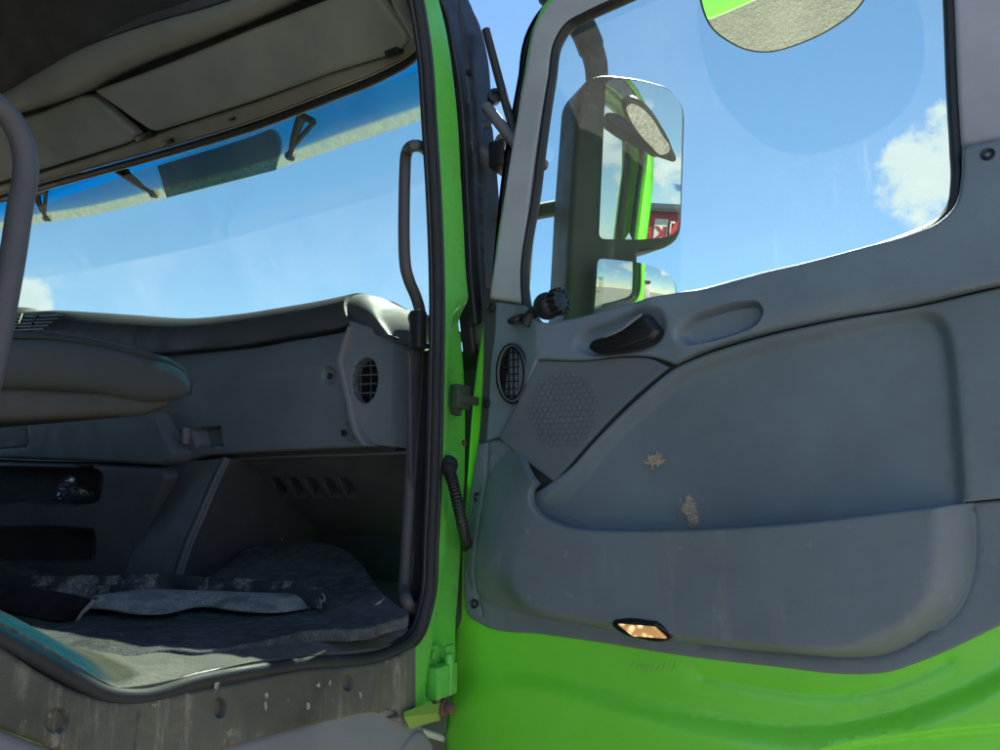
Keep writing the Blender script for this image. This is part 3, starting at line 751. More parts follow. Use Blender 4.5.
# grab rail at the front pillar
rx = X0-.055
rail_px = [(428, 152), (422, 147), (413, 146), (407, 152), (405, 170), (404, 225), (405, 262), (409, 280), (416, 297), (420, 312), (420, 330), (417, 394), (413, 446), (408, 530), (405, 585), (406, 600), (411, 607), (418, 609)]
P3 = [onx(x, y, rx if 2 < i < 15 else rx+.03) for i, (x, y) in enumerate(rail_px)]
tube('grab_rail', smooth3(P3, 6), .0108, M['rail'], truck, 16)
g = MB(); g.add(*boxg(onx(418, 330, X0-.03), (0, .012, 0), (0, 0, .035), (.012, 0, 0), .004)); g.build('rail_bracket', M['black'], truck)
# second rail by the rear of the opening
bx = X0-.03
bp = [(-40, 84), (-18, 96), (0, 108), (12, 122), (21, 140), (25.5, 160), (25, 180), (20, 208), (13, 255), (4, 305), (-5, 350), (-20, 420), (-30, 480)]
bq = [onx(x, y, bx) for x, y in bp]
bq = [V3(X0-.01, .06, bq[0][2]-.06), V3(bx-.01, .13, bq[0][2]-.01)]+bq+[bq[-1]+V3(0, -.05, -.06), V3(bx, .14, bq[-1][2]-.12), V3(X0-.01, .06, bq[-1][2]-.16)]
tube('grab_rail', smooth3(bq, 6), .0118, M['rail'], truck, 16)

# ================================================================== FLOOR AND MATS
FZ = Plane((0, 0, -.222), (1, 0, 0), (0, 1, 0))
panel('cab_floor', [(X0-.005, 0.05), (X0-.005, .98), (X0-.07, 1.10), (-.92, 1.45), (-1.0, 1.5), (-3.2, 1.6), (-3.2, -.7), (-.9, -.7)], FZ, M['tread'], truck, h=0, fil=.02, th=.05, res=.05, edge=.02)
# rising tread between sill seal and mat
tl = [(-60, 600), (0, 627), (35, 646), (72, 668), (104, 686), (128, 690), (187, 679), (250, 664), (298, 658), (393, 646), (407, 638)]
tu = [(-60, 590), (0, 620), (36, 640), (59, 650), (91, 652), (125, 648), (160, 644), (200, 641), (256, 638), (320, 628), (400, 612)]
rows = []
ups, los = [], []
for (a, b) in zip(tu, tl):
    ups.append(onz(a[0], a[1], -.212)); los.append(onx(b[0], b[1]+3, X0+.002))
ups, los = smooth3(ups, 5), smooth3(los, 5)
rows = [[u+V3(-.04, 0, -.003) for u in ups], ups, [u*.6+l*.4+V3(.004, 0, .008) for u, l in zip(ups, los)], [u*.25+l*.75+V3(.004, 0, .006) for u, l in zip(ups, los)], los]
v, f = loftg(rows, .006); mk('sill_tread', v, f, M['tread'], truck)
MT = Plane((0, .70, -.205), (1, 0, 0), (0, 1, 0))
MTs = Plane((0, .90, -.205), (1, 0, 0), (0, 1, .24))
mat_px = curve([(-60, 592), (0, 622), (20, 634), (40, 646), (59, 654), (91, 657), (125, 656), (160, 650), (197, 651), (225, 647), (256, 642), (320, 630), (357, 629), (396, 619), (409, 613), (397, 604), (381, 590), (365, 567), (349, 551), (328, 544), (280, 542), (253, 545), (216, 572), (150, 590), (60, 575), (-60, 565)])
mat2 = []
for x, y in mat_px:
    a, b = MT.hit(x, y, .008)
    if b > .20:
        p = MTs.P(x, y, .008); a, b = p[0], p[1]-.70
    mat2.append((a, b))
def mat_h(Q):
    o = np.array([.0016*noise.noise(Vector((q[0]*9, q[1]*9, 1.3)))+.0016*noise.noise(Vector((q[0]*40, q[1]*40, 4))) for q in Q]); return o+np.maximum(0, Q[:, 1]-.20)*.24
mat = panel('floor_mat', mat2, MT, M['carpet'], None, h=.008, fil=.004, th=.012, res=.012, hf=mat_h)
tag(mat, 'dark worn carpet mat with frayed orange edging, lying in the footwell', 'floor mat')
eb = curve([(40, 647), (59, 653.5), (91, 655.5), (125, 652.5), (160, 647.5), (190, 649)], closed=False)
tube('edge_binding', [MT.P(x, y, .005) for x, y in eb], .0022, M['bind'], mat, 8)
eb = curve([(228, 646), (256, 642), (290, 636), (320, 631), (350, 630)], closed=False)
tube('edge_binding', [MT.P(x, y, .005) for x, y in eb], .0014, M['bind'], mat, 8)
# crumpled rubber tray mat on the carpet
def zrow(l, z0, z1=None): return [onz(x, y, z0 if z1 is None else z0+(z1-z0)*i/(len(l)-1)) for i, (x, y) in enumerate(l)]
rim_b = smooth3(zrow([(-70, 570), (0, 575), (60, 577), (85, 576), (130, 577), (171, 575), (210, 578), (250, 580), (290, 583), (323, 588)], -.150, -.158), 8)
for i, p in enumerate(rim_b): p[2] += .004*noise.noise(Vector((p[0]*14, 3, 1)))
base_b = [p*V3(.985, .985, 0)+V3(0, 0, -.186) for p in rim_b]
fl = [(-70, 578), (0, 585), (45, 591), (75, 596), (91, 599), (110, 596), (149, 592), (200, 593), (250, 595), (290, 596), (323, 597)]
n_ = len(rim_b)
fr = smooth3(zrow(fl, -.166, -.176), 8)
def resamp3(P, n):
    L = np.cumsum([0]+[np.linalg.norm(P[i+1]-P[i]) for i in range(len(P)-1)]); t = np.linspace(0, L[-1], n)
    A = np.array(P); return [np.array([np.interp(x, L, A[:, k]) for k in range(3)]) for x in t]
fr = resamp3(fr, n_)
base_f = [p*V3(1.02, 1.02, 0)+V3(0, 0, -.187) for p in fr]
rows = [rim_b, [(a+b)/2+V3(0, -.004, 0) for a, b in zip(rim_b, base_b)], base_b, [(a*.66+b*.34)+V3(0, 0, .002*noise.noise(Vector((a[0]*20, 1, 1)))) for a, b in zip(base_b, base_f)], [(a*.33+b*.67) for a, b in zip(base_b, base_f)], base_f, fr]
v, f = loftg(rows, .003)
tray = mk('tray_mat', v, f, M['tray'], None)
tag(tray, 'crumpled black rubber tray mat caked in dried dirt, lying loose on top of the carpet', 'tray mat')
# front wall standing at its near left end, and the pale rim bent outwards
wl = smooth3(zrow([(-70, 578), (0, 585), (45, 591), (75, 596), (92, 600)], -.164), 6)
wb = smooth3(zrow([(-70, 603), (0, 611), (53, 621), (70, 621), (76, 620)], -.196), 6)
v, f = loftg([[p for p in wl], [(a+b)/2+V3(.004, -.006, 0) for a, b in zip(wl, wb)], wb], .003); mk('front_wall', v, f, M['matte'], tray)
up = smooth3(zrow([(88, 599), (110, 595), (149, 591), (200, 592), (250, 594), (290, 595), (324, 595)], -.170, -.176), 9)
lo = smooth3(zrow([(84, 607), (107, 610), (133, 614), (165, 614), (200, 607), (235, 611), (270, 613), (300, 610), (325, 605)], -.186, -.192), 9); lo = resamp3(lo, len(up))
mid = [a*.5+b*.5+V3(0, 0, .004+.004*noise.noise(Vector((a[0]*18, 7, 2)))) for a, b in zip(up, lo)]
q1 = [a*.75+b*.25+V3(0, 0, .004) for a, b in zip(up, lo)]; q3 = [a*.25+b*.75+V3(0, 0, .003) for a, b in zip(up, lo)]
v, f = loftg([up, q1, mid, q3, lo], .003); mk('bent_rim', v, f, M['flapdust'], tray)
v, f = tubeg(smooth3(zrow([(93, 599), (88, 606), (80, 613), (75, 620)], -.172, -.196), 5), [.005]*15+[.004], 8); mk('torn_corner', v, f, M['flapdust'], tray)

# ================================================================== DASHBOARD
df = curve([(150, 352, 1), (200, 349), (250, 344), (287, 337), (330, 330), (347, 326, 1), (341, 342), (336, 361, 1), (345, 400), (353, 432), (362, 446, 1), (300, 449), (200, 455, 1), (172, 458), (160, 440), (150, 415, 1)])
cl = [Fp.hit(200, 386), Fp.hit(336, 363)]
def dash_h(Q):
    ln = cl[0][1]+(Q[:, 0]-cl[0][0])*(cl[1][1]-cl[0][1])/(cl[1][0]-cl[0][0]); d = Q[:, 1]-ln
    return np.where(d > 0, -d*.35, d*.12)
def dcr(Q): return np.zeros(len(Q))
dcr.pts = np.array([(cl[0][0]+(cl[1][0]-cl[0][0])*t, cl[0][1]+(cl[1][1]-cl[0][1])*t) for t in np.linspace(-.4, 1, 60)])
def dring(x, y, a, b, amt): return ramp(Fp.px(ell((x, y), a, b, 24)), Fp.px(ell((x, y), a*.66, b*.66, 24)), amt)
hook_o = Fp.px(curve([(184, 428, 1), (216, 425, 1), (217, 446, 1), (190, 448, 1)])); hook_i = Fp.px(curve([(193, 430, 1), (214, 427, 1), (215, 444, 1), (197, 446, 1)]))
dash = panel('dashboard', Fp.px(df), Fp, M['dash'], truck, h=0, fil=.006, th=.05, res=.010, hf=dash_h, feats=[dcr, dring(328, 375, 8, 10, -.008), dring(342, 432, 8, 10, -.008), dring(175, 438, 7, 8, -.007), ramp(hook_o, hook_i, -.025)])
for x, y in ((329.5, 376), (343, 433), (176, 439)): screw(dash, Fp, x, y, -.008, .006)
g = MB(); g.add(*boxg(Fp.P(186, 436, .006), Fp.u*.005, Fp.v*.018, Fp.n*.008, .003)); g.build('hook', M['strip'], dash)
# edge strip
es = curve([(347, 326, 1), (341, 342), (335.5, 361, 1), (345, 402), (352, 432), (361, 446, 1), (366, 446, 1), (357, 431), (350, 402), (340.5, 361, 1), (345, 343), (350, 327, 1)])
panel('edge_strip', Fp.px(es, .006), Fp, M['strip'], dash, h=.006, fil=.003, th=.03, res=.006)
# end panel, turned towards the door
e0 = Fp.P(341, 361, .0)
E = Plane(e0, (1, .30, 0), (0, 0, 1))
ep = curve([(349, 320, 1), (391, 334), (409, 341), (420, 342, 1), (419, 448, 1), (408, 448), (364, 444, 1), (357, 430), (350, 402), (341.5, 361, 1), (346, 343)])
vo_c = (365, 380)
vent_hole = E.px(curve([(354, 371), (359, 361), (366, 358), (373, 361), (376.5, 371), (376, 388), (372, 398), (365, 403), (358, 400), (354, 392)]), 0)
xf = E.hit(392, 380)[0]
def end_h(Q): return np.where(Q[:, 0] > xf, -(Q[:, 0]-xf)*.9, 0)
def ecr(Q): return np.zeros(len(Q))
ecr.pts = np.array([(xf, E.hit(392, y)[1]) for y in range(330, 460, 3)])
panel('end_panel', E.px(ep, 0), E, M['dash'], dash, h=0, fil=.004, th=.03, res=.008, holes=[vent_hole], hf=end_h, feats=[ecr])
pass
panel('vent_recess', E.px([(350, 352), (380, 352), (380, 408), (350, 408)], -.045), E, M['matte'], dash, h=-.045, fil=0, th=.01, res=.03)  # black sheet behind the hole, its colour standing in for shade
g = MB()
for y in (366, 375, 384, 393):
    a, b = E.P(353, y+.5, -.002), E.P(377.5, y-.5, -.002); g.add(*tubeg([a, b], .0017, 6))
for x in (361, 371): g.add(*tubeg([E.P(x, 357, -.010), E.P(x, 404, -.010)], .0011, 6))
g.build('vent_grille', M['cap'], dash)
# padded top
lo_px = [(-70, 331), (0, 333), (37, 336), (90, 345), (150, 352), (200, 349), (250, 344), (287, 337), (330, 330), (351, 325)]
hi_px = [(-70, 312), (0, 317), (50, 313), (75, 312), (140, 316), (200, 320), (250, 316.5), (290, 311), (339, 303), (373, 296)]
lo3 = smooth3([ony(x, y, 1.066) for x, y in lo_px], 8); hi3 = smooth3([ony(x, y, 1.19) for x, y in hi_px], 8)
def pad_rows(lo3, hi3, bul=.012):
    rows = []
    for k in range(13):
        a = math.pi/2*k/12; s, c = math.sin(a), 1-math.cos(a)
        rows.append([np.array([l[0]+(h[0]-l[0])*s, l[1]+(h[1]-l[1])*c-bul*math.sin(2*a), l[2]+(h[2]-l[2])*s]) for l, h in zip(lo3, hi3)])
    return rows
rows = pad_rows(lo3, hi3)
rows.append([np.array([p[0], 1.26, p[2]+.002]) for p in rows[12]]); rows.append([np.array([p[0], 1.50, p[2]-.03]) for p in rows[12]])
rows = [[p+V3(0, .05, -.01) for p in rows[0]]]+rows
v, f = loftg(rows, .01); mk('dash_pad', v, f, M['pad'], dash)
lo4 = smooth3([ony(351, 325.5, 1.078), ony(372, 333, 1.070), ony(391, 339.5, 1.068), ony(400, 343, 1.080), ony(424, 346, 1.105)], 6)
hi4 = smooth3([ony(373, 296, 1.19), ony(383, 298.5, 1.19), ony(391, 303, 1.19), ony(400, 308.5, 1.20), ony(424, 313, 1.22)], 6)
rows = pad_rows(lo4, hi4, .006); rows.append([np.array([p[0], 1.5, p[2]-.03]) for p in rows[12]])
rows = [[p+V3(0, .04, -.002) for p in rows[0]]]+rows
v, f = loftg(rows, .008); mk('end_cap', v, f, M['cap'], dash)
# seam bead below the pad
tube('pad_seam', [p+V3(0, -.001, -.001) for p in lo3], .0022, M['rubber'], dash, 8)
# driver side of the dash: vent grille and gauge hood
g = MB()
for i in range(5):
    a, b = ony(2, 331-i*3.2, 1.03+i*.012), ony(44+i*5, 329-i*3.4, 1.03+i*.012); g.add(*tubeg([a, b], .0035, 6))
for x in (16, 30): g.add(*tubeg([ony(x, 331, 1.03), ony(x+6, 314, 1.08)], .003, 6))
g.build('demister_grille', M['black'], dash)
c = ony(20, 322, 1.30); g = MB(); g.add(*latheg(c-V3(0, 0, .03), (0, -.2, 1), [(.10, 0), (.098, .03), (.085, .055), (.055, .072), (.02, .079), (.001, .08)], 28)); g.build('gauge_hood', M['pad'], dash)
# lower dash face (driver side) and console
C1 = Plane((0, 1.02, 0), (1, 0, 0), (0, 0, 1))
cg = curve([(-70, 417, 1), (0, 421), (93, 416), (154, 411, 1), (162, 432), (173, 453, 1), (168, 461), (160, 465, 1), (80, 461), (0, 458), (-70, 455, 1)])
console = panel('console', C1.px(cg), C1, M['dash'], truck, h=0, fil=.008, th=.06, res=.012, feats=[groove(C1.px(curve([(23, 415, 1), (27, 438), (26, 446), (20, 447), (-60, 446)], closed=False)), .0025, .004)])
C2 = Plane((0, 1.03, 0), (1, 0, 0), (0, -.06, 1))
cb = curve([(-70, 458, 1), (0, 461), (80, 463), (158, 467, 1), (164, 474), (160, 490), (140, 540), (124, 585, 1), (-70, 600, 1)])
def pocket(px_, n=3, amt=-.07):
    c = np.mean(np.array(px_), 0); inner = [(x+(c[0]-x)*.05, y+(c[1]-y)*.13) for x, y in px_]
    return ramp(C2.px(px_), C2.px(inner), amt)
p1 = curve([(-66, 466), (-20, 466), (60, 468), (96, 469), (102, 473), (102, 490), (98, 501), (90, 504), (20, 503), (-66, 502)])
p2 = curve([(-66, 526), (0, 526), (80, 528), (94, 530), (96, 540), (95, 556), (88, 563), (60, 565), (0, 565), (-66, 565)])
panel('console_lower', C2.px(cb), C2, M['dash_lo'], console, h=0, fil=.014, th=.10, res=.010, feats=[pocket(p1), pocket(p2)])
panel('pocket_shade_sheet', C2.px([(-66, 468), (98, 470), (96, 501), (-66, 500)], -.068), C2, M['dark'], console, h=-.067, fil=0, th=.004, res=.03)  # dark sheets stand in for the shade inside both pockets
panel('pocket_shade_sheet', C2.px([(-66, 530), (91, 532), (90, 561), (-66, 561)], -.068), C2, M['dark'], console, h=-.067, fil=0, th=.004, res=.03)
# crumpled wrapper in the upper pocket
m_, nt_ = new_mat('clear_film'); k_ = NT(nt_); o_ = k_.n('ShaderNodeOutputMaterial'); t_ = k_.n('ShaderNodeBsdfTransparent'); g_ = k_.n('ShaderNodeBsdfGlossy'); g_.inputs['Roughness'].default_value = .12; x_ = k_.n('ShaderNodeMixShader'); x_.inputs[0].default_value = .35
k_.l(t_.outputs[0], x_.inputs[1]); k_.l(g_.outputs[0], x_.inputs[2]); k_.l(x_.outputs[0], o_.inputs[0]); M['film'] = m_
rows = []
for i in range(16):
    r = []
    for j in range(12):
        p = C2.P(58+i*2.4, 497-j*1.9*(0.6+.4*math.sin(i*.3)), -.035)
        p = p+V3(0, .026*noise.noise(Vector((i*.6, j*.7, 2))), .010*noise.noise(Vector((i*.5, j*.5, 9)))); r.append(p)
    rows.append(r)
v, f = loftg(rows, .0006); wr = mk('plastic_wrapper', v, f, M['film'], None, ang=20)
tag(wr, 'crumpled clear plastic wrapper stuffed in the dark upper tray of the centre console', 'wrapper')
# console flank with its ridge, footwell and the underside of the dash
def quad(name, pts, mat, parent, th=.01):
    v, f = loftg([pts[:len(pts)//2], pts[len(pts)//2:]], th); return mk(name, v, f, mat, parent)
rd = smooth3([ony(226, 458, 1.06), ony(215, 480, 1.04), ony(200, 515, 1.02), ony(187, 545, 1.0), ony(174, 585, .98)], 5)
lf_ = smooth3([ony(160, 464, 1.06), ony(152, 490, 1.06), ony(143, 520, 1.05), ony(132, 552, 1.04), ony(118, 595, 1.03)], 5)
v, f = loftg([lf_, [(a+b)/2+V3(.0, .008, 0) for a, b in zip(lf_, rd)], rd], .012); mk('console_flank', v, f, M['dash_lo'], console)
fw = [p+V3(-.10, .62, .0) for p in rd]
v, f = loftg([rd, [a*.7+b*.3 for a, b in zip(rd, fw)], fw], .012); mk('footwell_side', v, f, M['dark'], console)
tube('flank_ridge', rd, .0045, M['dash_lo'], console, 8)
FW = Plane((0, 1.46, 0), (1, 0, 0), (0, 0, 1))
panel('firewall', [(-3.2, -.5), (-.72, -.5), (-.72, .33), (-3.2, .33)], FW, M['dark'], truck, h=0, fil=0, th=.03, res=.1)
# heater box under the dash with slits
U = Plane((0, 1.07, .088), (1, 0, 0), (0, .80, -.52)); U = Plane((0, 1.07, .088), (-1, 0, 0), (0, .80, -.42))
ub = [U.hit(222, 459), U.hit(412, 452), U.hit(402, 530), U.hit(268, 528)]
slits = []
for i in range(5):
    x = 270+i*17; slits.append(U.px([(x, 478), (x+9, 478), (x+20, 496), (x+10, 498)]))
panel('heater_box', U.px([(222, 458), (414, 452), (406, 536), (262, 534)]), U, M['dash_lo'], dash, h=0, fil=.004, th=.03, res=.012, holes=slits)
tube('heater_lip', [U.P(222, 459.5, .004), U.P(300, 456, .004), U.P(412, 453, .004)], .0035, M['dash_lo'], dash, 8)
FL2 = Plane((0, 1.40, 0), (1, 0, 0), (0, 0, 1))
tube('floor_bracket', smooth3([ony(273, 542, 1.30), ony(274, 527, 1.30), ony(281, 522, 1.30), ony(281, 541, 1.30)], 5), .0035, M['step'], truck, 8)
bms = MB()
for i in range(18):
    x = random.choice([random.uniform(285, 330), random.uniform(60, 380)]); y = random.uniform(550, 640) if x > 330 or random.random() < .6 else random.uniform(545, 580)
    p = MT.P(x, y, .014); r = random.uniform(.0007, .0017)
    bms.add(*latheg(p, (random.uniform(-1, 1), random.uniform(-1, 1), 1), [(r*.4, -r*.6), (r, 0), (r*.5, r*.6)], 6))
cr = bms.build('crumbs', M['strip'], None); tag(cr, 'scattered pale crumbs of dirt and stones on the dark carpet mat', 'crumbs', kind='stuff')

# ================================================================== SEAT
SE = Plane((-1.02, 0, 0), (0, 1, 0), (0, 0, 1))
seat = panel('seat', SE.px(curve([(-160, 340), (-60, 336), (0, 338), (53, 339), (107, 347), (149, 358), (171, 365), (184, 375), (188, 386), (186, 396), (171, 401), (80, 392), (0, 389), (-160, 388)]), -.02), SE, M['seat'], truck, h=0, fil=.024, th=.46, res=.012, back='cap')
pip = curve([(-120, 334), (0, 335), (53, 337), (107, 345.5), (149, 356.5), (171, 363.5), (184, 373), (188.5, 384), (187, 394)], closed=False)
tube('seat_piping', [SE.P(x, y, -.019) for x, y in pip], .0060, M['rubber'], seat, 8)
panel('seat_base', SE.px(curve([(-160, 386), (0, 387), (80, 390), (168, 399), (170, 403), (157, 411), (93, 417), (0, 422), (-160, 430)]), -.026), SE, M['seat_base'], seat, h=-.018, fil=.012, th=.42, res=.012, back='cap')
v, f = boxg((-1.25, .14, .52), (.24, 0, 0), (0, .05, -.01), (0, .07, .40), .04); mk('backrest', v, f, M['seat'], seat)
v, f = boxg((-1.30, .20, -.06), (.15, 0, 0), (0, .13, 0), (0, 0, .155), .02); mk('seat_pedestal', v, f, M['dark'], seat)

# ================================================================== OVERHEAD
headliner = panel('headliner', [(-3.2, .075), (-.83, .075), (-.83, .62), (-3.2, .62)], H, M['dark'], truck, h=-.035, fil=0, th=.03, res=.08)
hd = H
strip_ = curve([(-60, 214, 1), (0, 196), (75, 174), (150, 153), (200, 138), (250, 123), (330, 92), (380, 72), (415, 51), (424, 40, 1), (400, 10), (392, -30, 1), (378, -30, 1), (398, 24), (403, 38), (396, 52), (380, 58), (330, 73), (250, 103), (200, 119), (157, 133), (133, 142), (60, 166), (0, 185), (-60, 202, 1)])
panel('header_trim', H.px(strip_, 0), H, M['head'], headliner, h=0, fil=.008, th=.03, res=.014)
gp = [(-60, 211), (0, 193.5), (75, 172), (150, 151.5), (200, 137), (250, 121.5), (330, 91), (380, 70.5), (412, 52), (418, 46)]
tube('header_piping', [H.P(x, y+1, .006) for x, y in curve(gp, closed=False)], .0016, M['beige'], headliner, 8)
tube('header_piping', [H.P(x, y-1.7, .006) for x, y in curve(gp, closed=False)], .0014, M['beige'], headliner, 8)
gk = [(x, y+6.5) for x, y in gp]
tube('windscreen_gasket', [H.P(x, y, -.004) for x, y in curve(gk, closed=False)], .0105, M['rubber'], truck, 10)
v1 = rp([(-60, 138), (0, 124), (40, 112), (86, 93, 10), (136, 136, 6), (126, 143.5, 6), (60, 164), (0, 182), (-60, 199)])
panel('sun_flap', H.px(v1, .02), H, M['flap'], headliner, h=.02, fil=.010, th=.022, res=.014)
v2 = rp([(92, 91, 4), (140, 74), (180, 58), (250, 29), (320, 2), (366, -18, 12), (408, 38, 10), (396, 53, 8), (330, 73), (250, 102), (200, 118), (152, 133, 8)])
panel('sun_flap', H.px(v2, .02), H, M['flap'], headliner, h=.02, fil=.010, th=.022, res=.014)
# pivots
g = MB(); g.add(*boxg(H.P(145, 136, .012), H.u*.03, H.v*.008, H.n*.012, .004)); g.build('flap_pivot', M['black'], headliner)
g = MB(); g.add(*boxg(H.P(168, 142, .010), H.u*.022, H.v*.006, H.n*.004, .002)); g.build('flap_latch', M['black'], headliner)
g = MB(); g.add(*boxg(H.P(394, 52, .012), H.u*.018, H.v*.008, H.n*.012, .004)); g.build('flap_pivot', M['black'], headliner)
g = MB(); g.add(*boxg(H.P(232, 119, .006), H.u*.010, H.v*.003, H.n*.004, .001)); g.build('trim_clip', M['black'], headliner)
# shelf lip above the flaps
sl = curve([(-60, 128), (0, 118, 1), (40, 107), (78, 93), (100, 80), (128, 67), (180, 47), (250, 18), (300, -5), (420, -60, 1), (300, -40, 1), (250, -10), (200, 9), (160, 20), (110, 36), (67, 53), (30, 74), (0, 92), (-60, 118, 1)])
panel('shelf_lip', H.px(sl, .05), H, M['head'], headliner, h=.05, fil=.028, th=.07, res=.012)
# overhead shelf: rim, dark mouth, uprights and ceiling
H2 = Plane((0, 1.02, .98), (1, 0, 0), (0, -.25, .97))
sm_ = curve([(-60, 118), (0, 92, 1), (30, 74), (67, 53), (110, 36), (160, 20), (200, 9), (260, -13), (330, -45), (330, -62), (260, -30), (200, -4), (160, 10), (110, 24), (67, 42), (30, 58), (0, 76), (-60, 104)])
panel('shelf_rim', H2.px(sm_, 0), H2, M['dash_lo'], headliner, h=0, fil=.006, th=.02, res=.014)
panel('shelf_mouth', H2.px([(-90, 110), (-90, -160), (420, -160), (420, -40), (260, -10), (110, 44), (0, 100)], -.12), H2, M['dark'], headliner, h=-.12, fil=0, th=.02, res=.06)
panel('shelf_upright', H2.px([(139, -20), (139, 17), (157, 12), (170, 8), (169, -20)], -.04), H2, M['head'], headliner, h=-.04, fil=.006, th=.08, res=.014)
tp = curve([(-60, 62), (0, 34), (30, 18), (60, 0), (100, -20)], closed=False)
tube('ceiling_bead', [H2.P(x, y, .02) for x, y in tp], .006, M['head'], headliner, 8)
tube('ceiling_bead', [H2.P(x, y-7, .02) for x, y in tp], .006, M['dash_lo'], headliner, 8)
panel('ceiling_lining', H2.px([(-90, 68), (0, 28), (55, -5), (100, -30), (100, -200), (-90, -200)], .01), H2, M['head'], headliner, h=.008, fil=0, th=.02, res=.06)
# side bead by the pillar
tube('side_piping', [H.P(x, y, .012) for x, y in curve([(388, -10), (396, 8), (406, 26), (413, 38)], closed=False)], .0022, M['beige'], headliner, 8)

# ================================================================== WINDSCREEN AND SUN SHIELD
screen = panel('windscreen', [(-3.15, .06), (-.80, .06), (-.80, -.80), (-3.15, -.80)], WS, M['screen'], truck, h=0, fil=0, th=.005, res=.12, back=False)
SV = Plane((0, 1.60, .93), (1, 0, 0), (0, -.30, .95))
low_e = [(-200, 262), (-60, 240), (0, 231), (37, 224), (83, 217), (167, 198), (274, 170), (340, 147.5), (422, 120), (468, 103)]
top_e = [(468, -39), (422, -20), (340, 15), (250, 50), (150, 82), (0, 118), (-200, 150)]
band = [(-200, 255), (-60, 230), (0, 221), (37, 213), (83, 206), (167, 185.5), (274, 156), (340, 132), (422, 104), (468, 86)]
def rsx(P, xs):
    P = sorted(P)
    return [(x, float(np.interp(x, [p[0] for p in P], [p[1] for p in P]))) for x in xs]
xs = list(np.linspace(-200, 468, 62)); lo_s, bd_s, tp_s = rsx(curve(low_e, closed=False), xs), rsx(curve(band, closed=False), xs), rsx(curve(top_e, closed=False), xs)
rows = []; fade = []
for k_i in range(9):
    t = k_i/8
    for q in (1,):
        r = []
        for a, b, c in zip(lo_s, bd_s, tp_s):
            y = a[1]+(b[1]-a[1])*t*2 if t <= .5 else b[1]+(c[1]-b[1])*(t-.5)*2
            r.append(SV.P(a[0], y, .02*math.sin(t*math.pi)))
        rows.append(r); fade += [t]*len(r)
v, f = loftg(rows); shield = mk('sun_shield', v, f, M['blue'], truck)
at_ = shield.data.attributes.new('fade', 'FLOAT', 'POINT'); at_.data.foreach_set('value', fade)
panel('shield_plate', SV.px(curve([(158, 166, 1), (264, 132), (272, 129), (280, 138), (281, 146), (275, 170, 1), (220, 184), (167, 197.5, 1)]), .01), SV, M['smoke'], shield, h=.012, fil=0, th=.006, res=.05)
def arm(x0, y0, x1, y1, x2, y2):
    g = MB()
    a, b, c = SV.P(x0, y0, .05), SV.P(x1, y1, .012), SV.P(x2, y2, .04)
    g.add(*tubeg(smooth3([a, (a+b)/2+SV.n*.006, b], 5), [.016, .015, .014, .013, .012, .011, .0105, .010, .009, .009, .009], 10)); g.add(*tubeg([c, (a*.25+b*.75)], .008, 10)); g.add(*tubeg([a, c], .012, 10))
    g.add(*latheg(b-SV.n*.012, SV.n, [(.014, 0), (.014, .02), (.010, .026)], 14)); g.build('shield_bracket', M['black'], shield)
arm(302, 116, 290, 156, 314, 122); arm(118, 170, 154, 194, 128, 172); arm(36, 194, 47, 218, 46, 190)

# ================================================================== REST OF THE CAB (closed box behind the visible faces)
def slab(name, p0, p1, mat, parent=truck):
    a, b = V3(*p0), V3(*p1); c = (a+b)/2; d = np.abs(b-a)/2
    v, f = boxg(c, (d[0], 0, 0), (0, d[1], 0), (0, 0, d[2]), min(d)*.3); return mk(name, v, f, mat, parent)
slab('rear_panel', (-3.25, -.78, -.30), (-.77, -.72, 1.62), M['head'])
slab('roof_panel', (-3.28, -.80, 1.60), (-.76, 1.25, 1.68), M['head'])
slab('front_panel', (-3.25, 1.50, -.75), (-.80, 1.56, .26), M['green'])
slab('bumper', (-3.25, 1.45, -1.20), (-.80, 1.66, -.78), M['step'])
slab('chassis', (-2.9, -2.5, -.85), (-1.1, 1.4, -.45), M['dark'])
LS = Plane((-3.2, 0, 0), (0, -1, 0), (0, 0, 1))
panel('driver_side', [(.8, -.75), (-1.52, -.75), (-1.50, .25), (-1.20, 1.62), (.8, 1.62)], LS, M['head'], truck, h=0, fil=.02, th=.05, res=.08, holes=[[(-.15, .25), (-1.25, .15), (-1.05, .95), (-.15, .95)]], back='cap', edge=.04)
slab('sun_block_slab', (-3.2, 1.24, 1.32), (-1.14, 1.63, 1.40), M['black'])  # unseen slab added above the shield to keep sun off the sill
# roof header outside, above the windscreen
slab('roof_front', (-3.2, 1.22, 1.10), (-.80, 1.28, 1.62), M['black'])

# ================================================================== MIRRORS
def mirror_plane(x, y, yy, r):
    c = ony(x, y, yy); d = unit(c); n = unit(unit(r)-d); u = unit(np.cross((0, 0, 1.), n)); v = np.cross(n, u); return Plane(c, u, v)
MM = mirror_plane(645, 165, 1.50, (.93, -.36, .135))
mast = panel('wing_mirror', MM.px(rp([(580, 90, 10), (590, 76, 8), (606, 72, 8), (640, 76, 10), (670, 84, 8), (688, 104, 16), (684, 236, 16), (668, 248, 10), (640, 251), (640, 262), (668, 269, 8), (679, 281, 8), (680, 296), (676, 330), (565, 330), (567, 289), (572, 195)]), 0), MM, M['housing'], truck, h=-.006, fil=.014, th=.10, res=.012, back='cap')
panel('mirror_glass', MM.px(rp([(606, 79, 8), (638, 80.5, 10), (668, 88, 10), (683, 104, 14), (680, 228, 14), (670, 237, 10), (640, 239.5), (599, 239, 7)]), 0), MM, M['mirror'], mast, h=-.001, fil=0, th=.006, res=.02)
MW = mirror_plane(637, 285, 1.48, (.93, -.36, .04))
cw = MW.hit(637, 285)
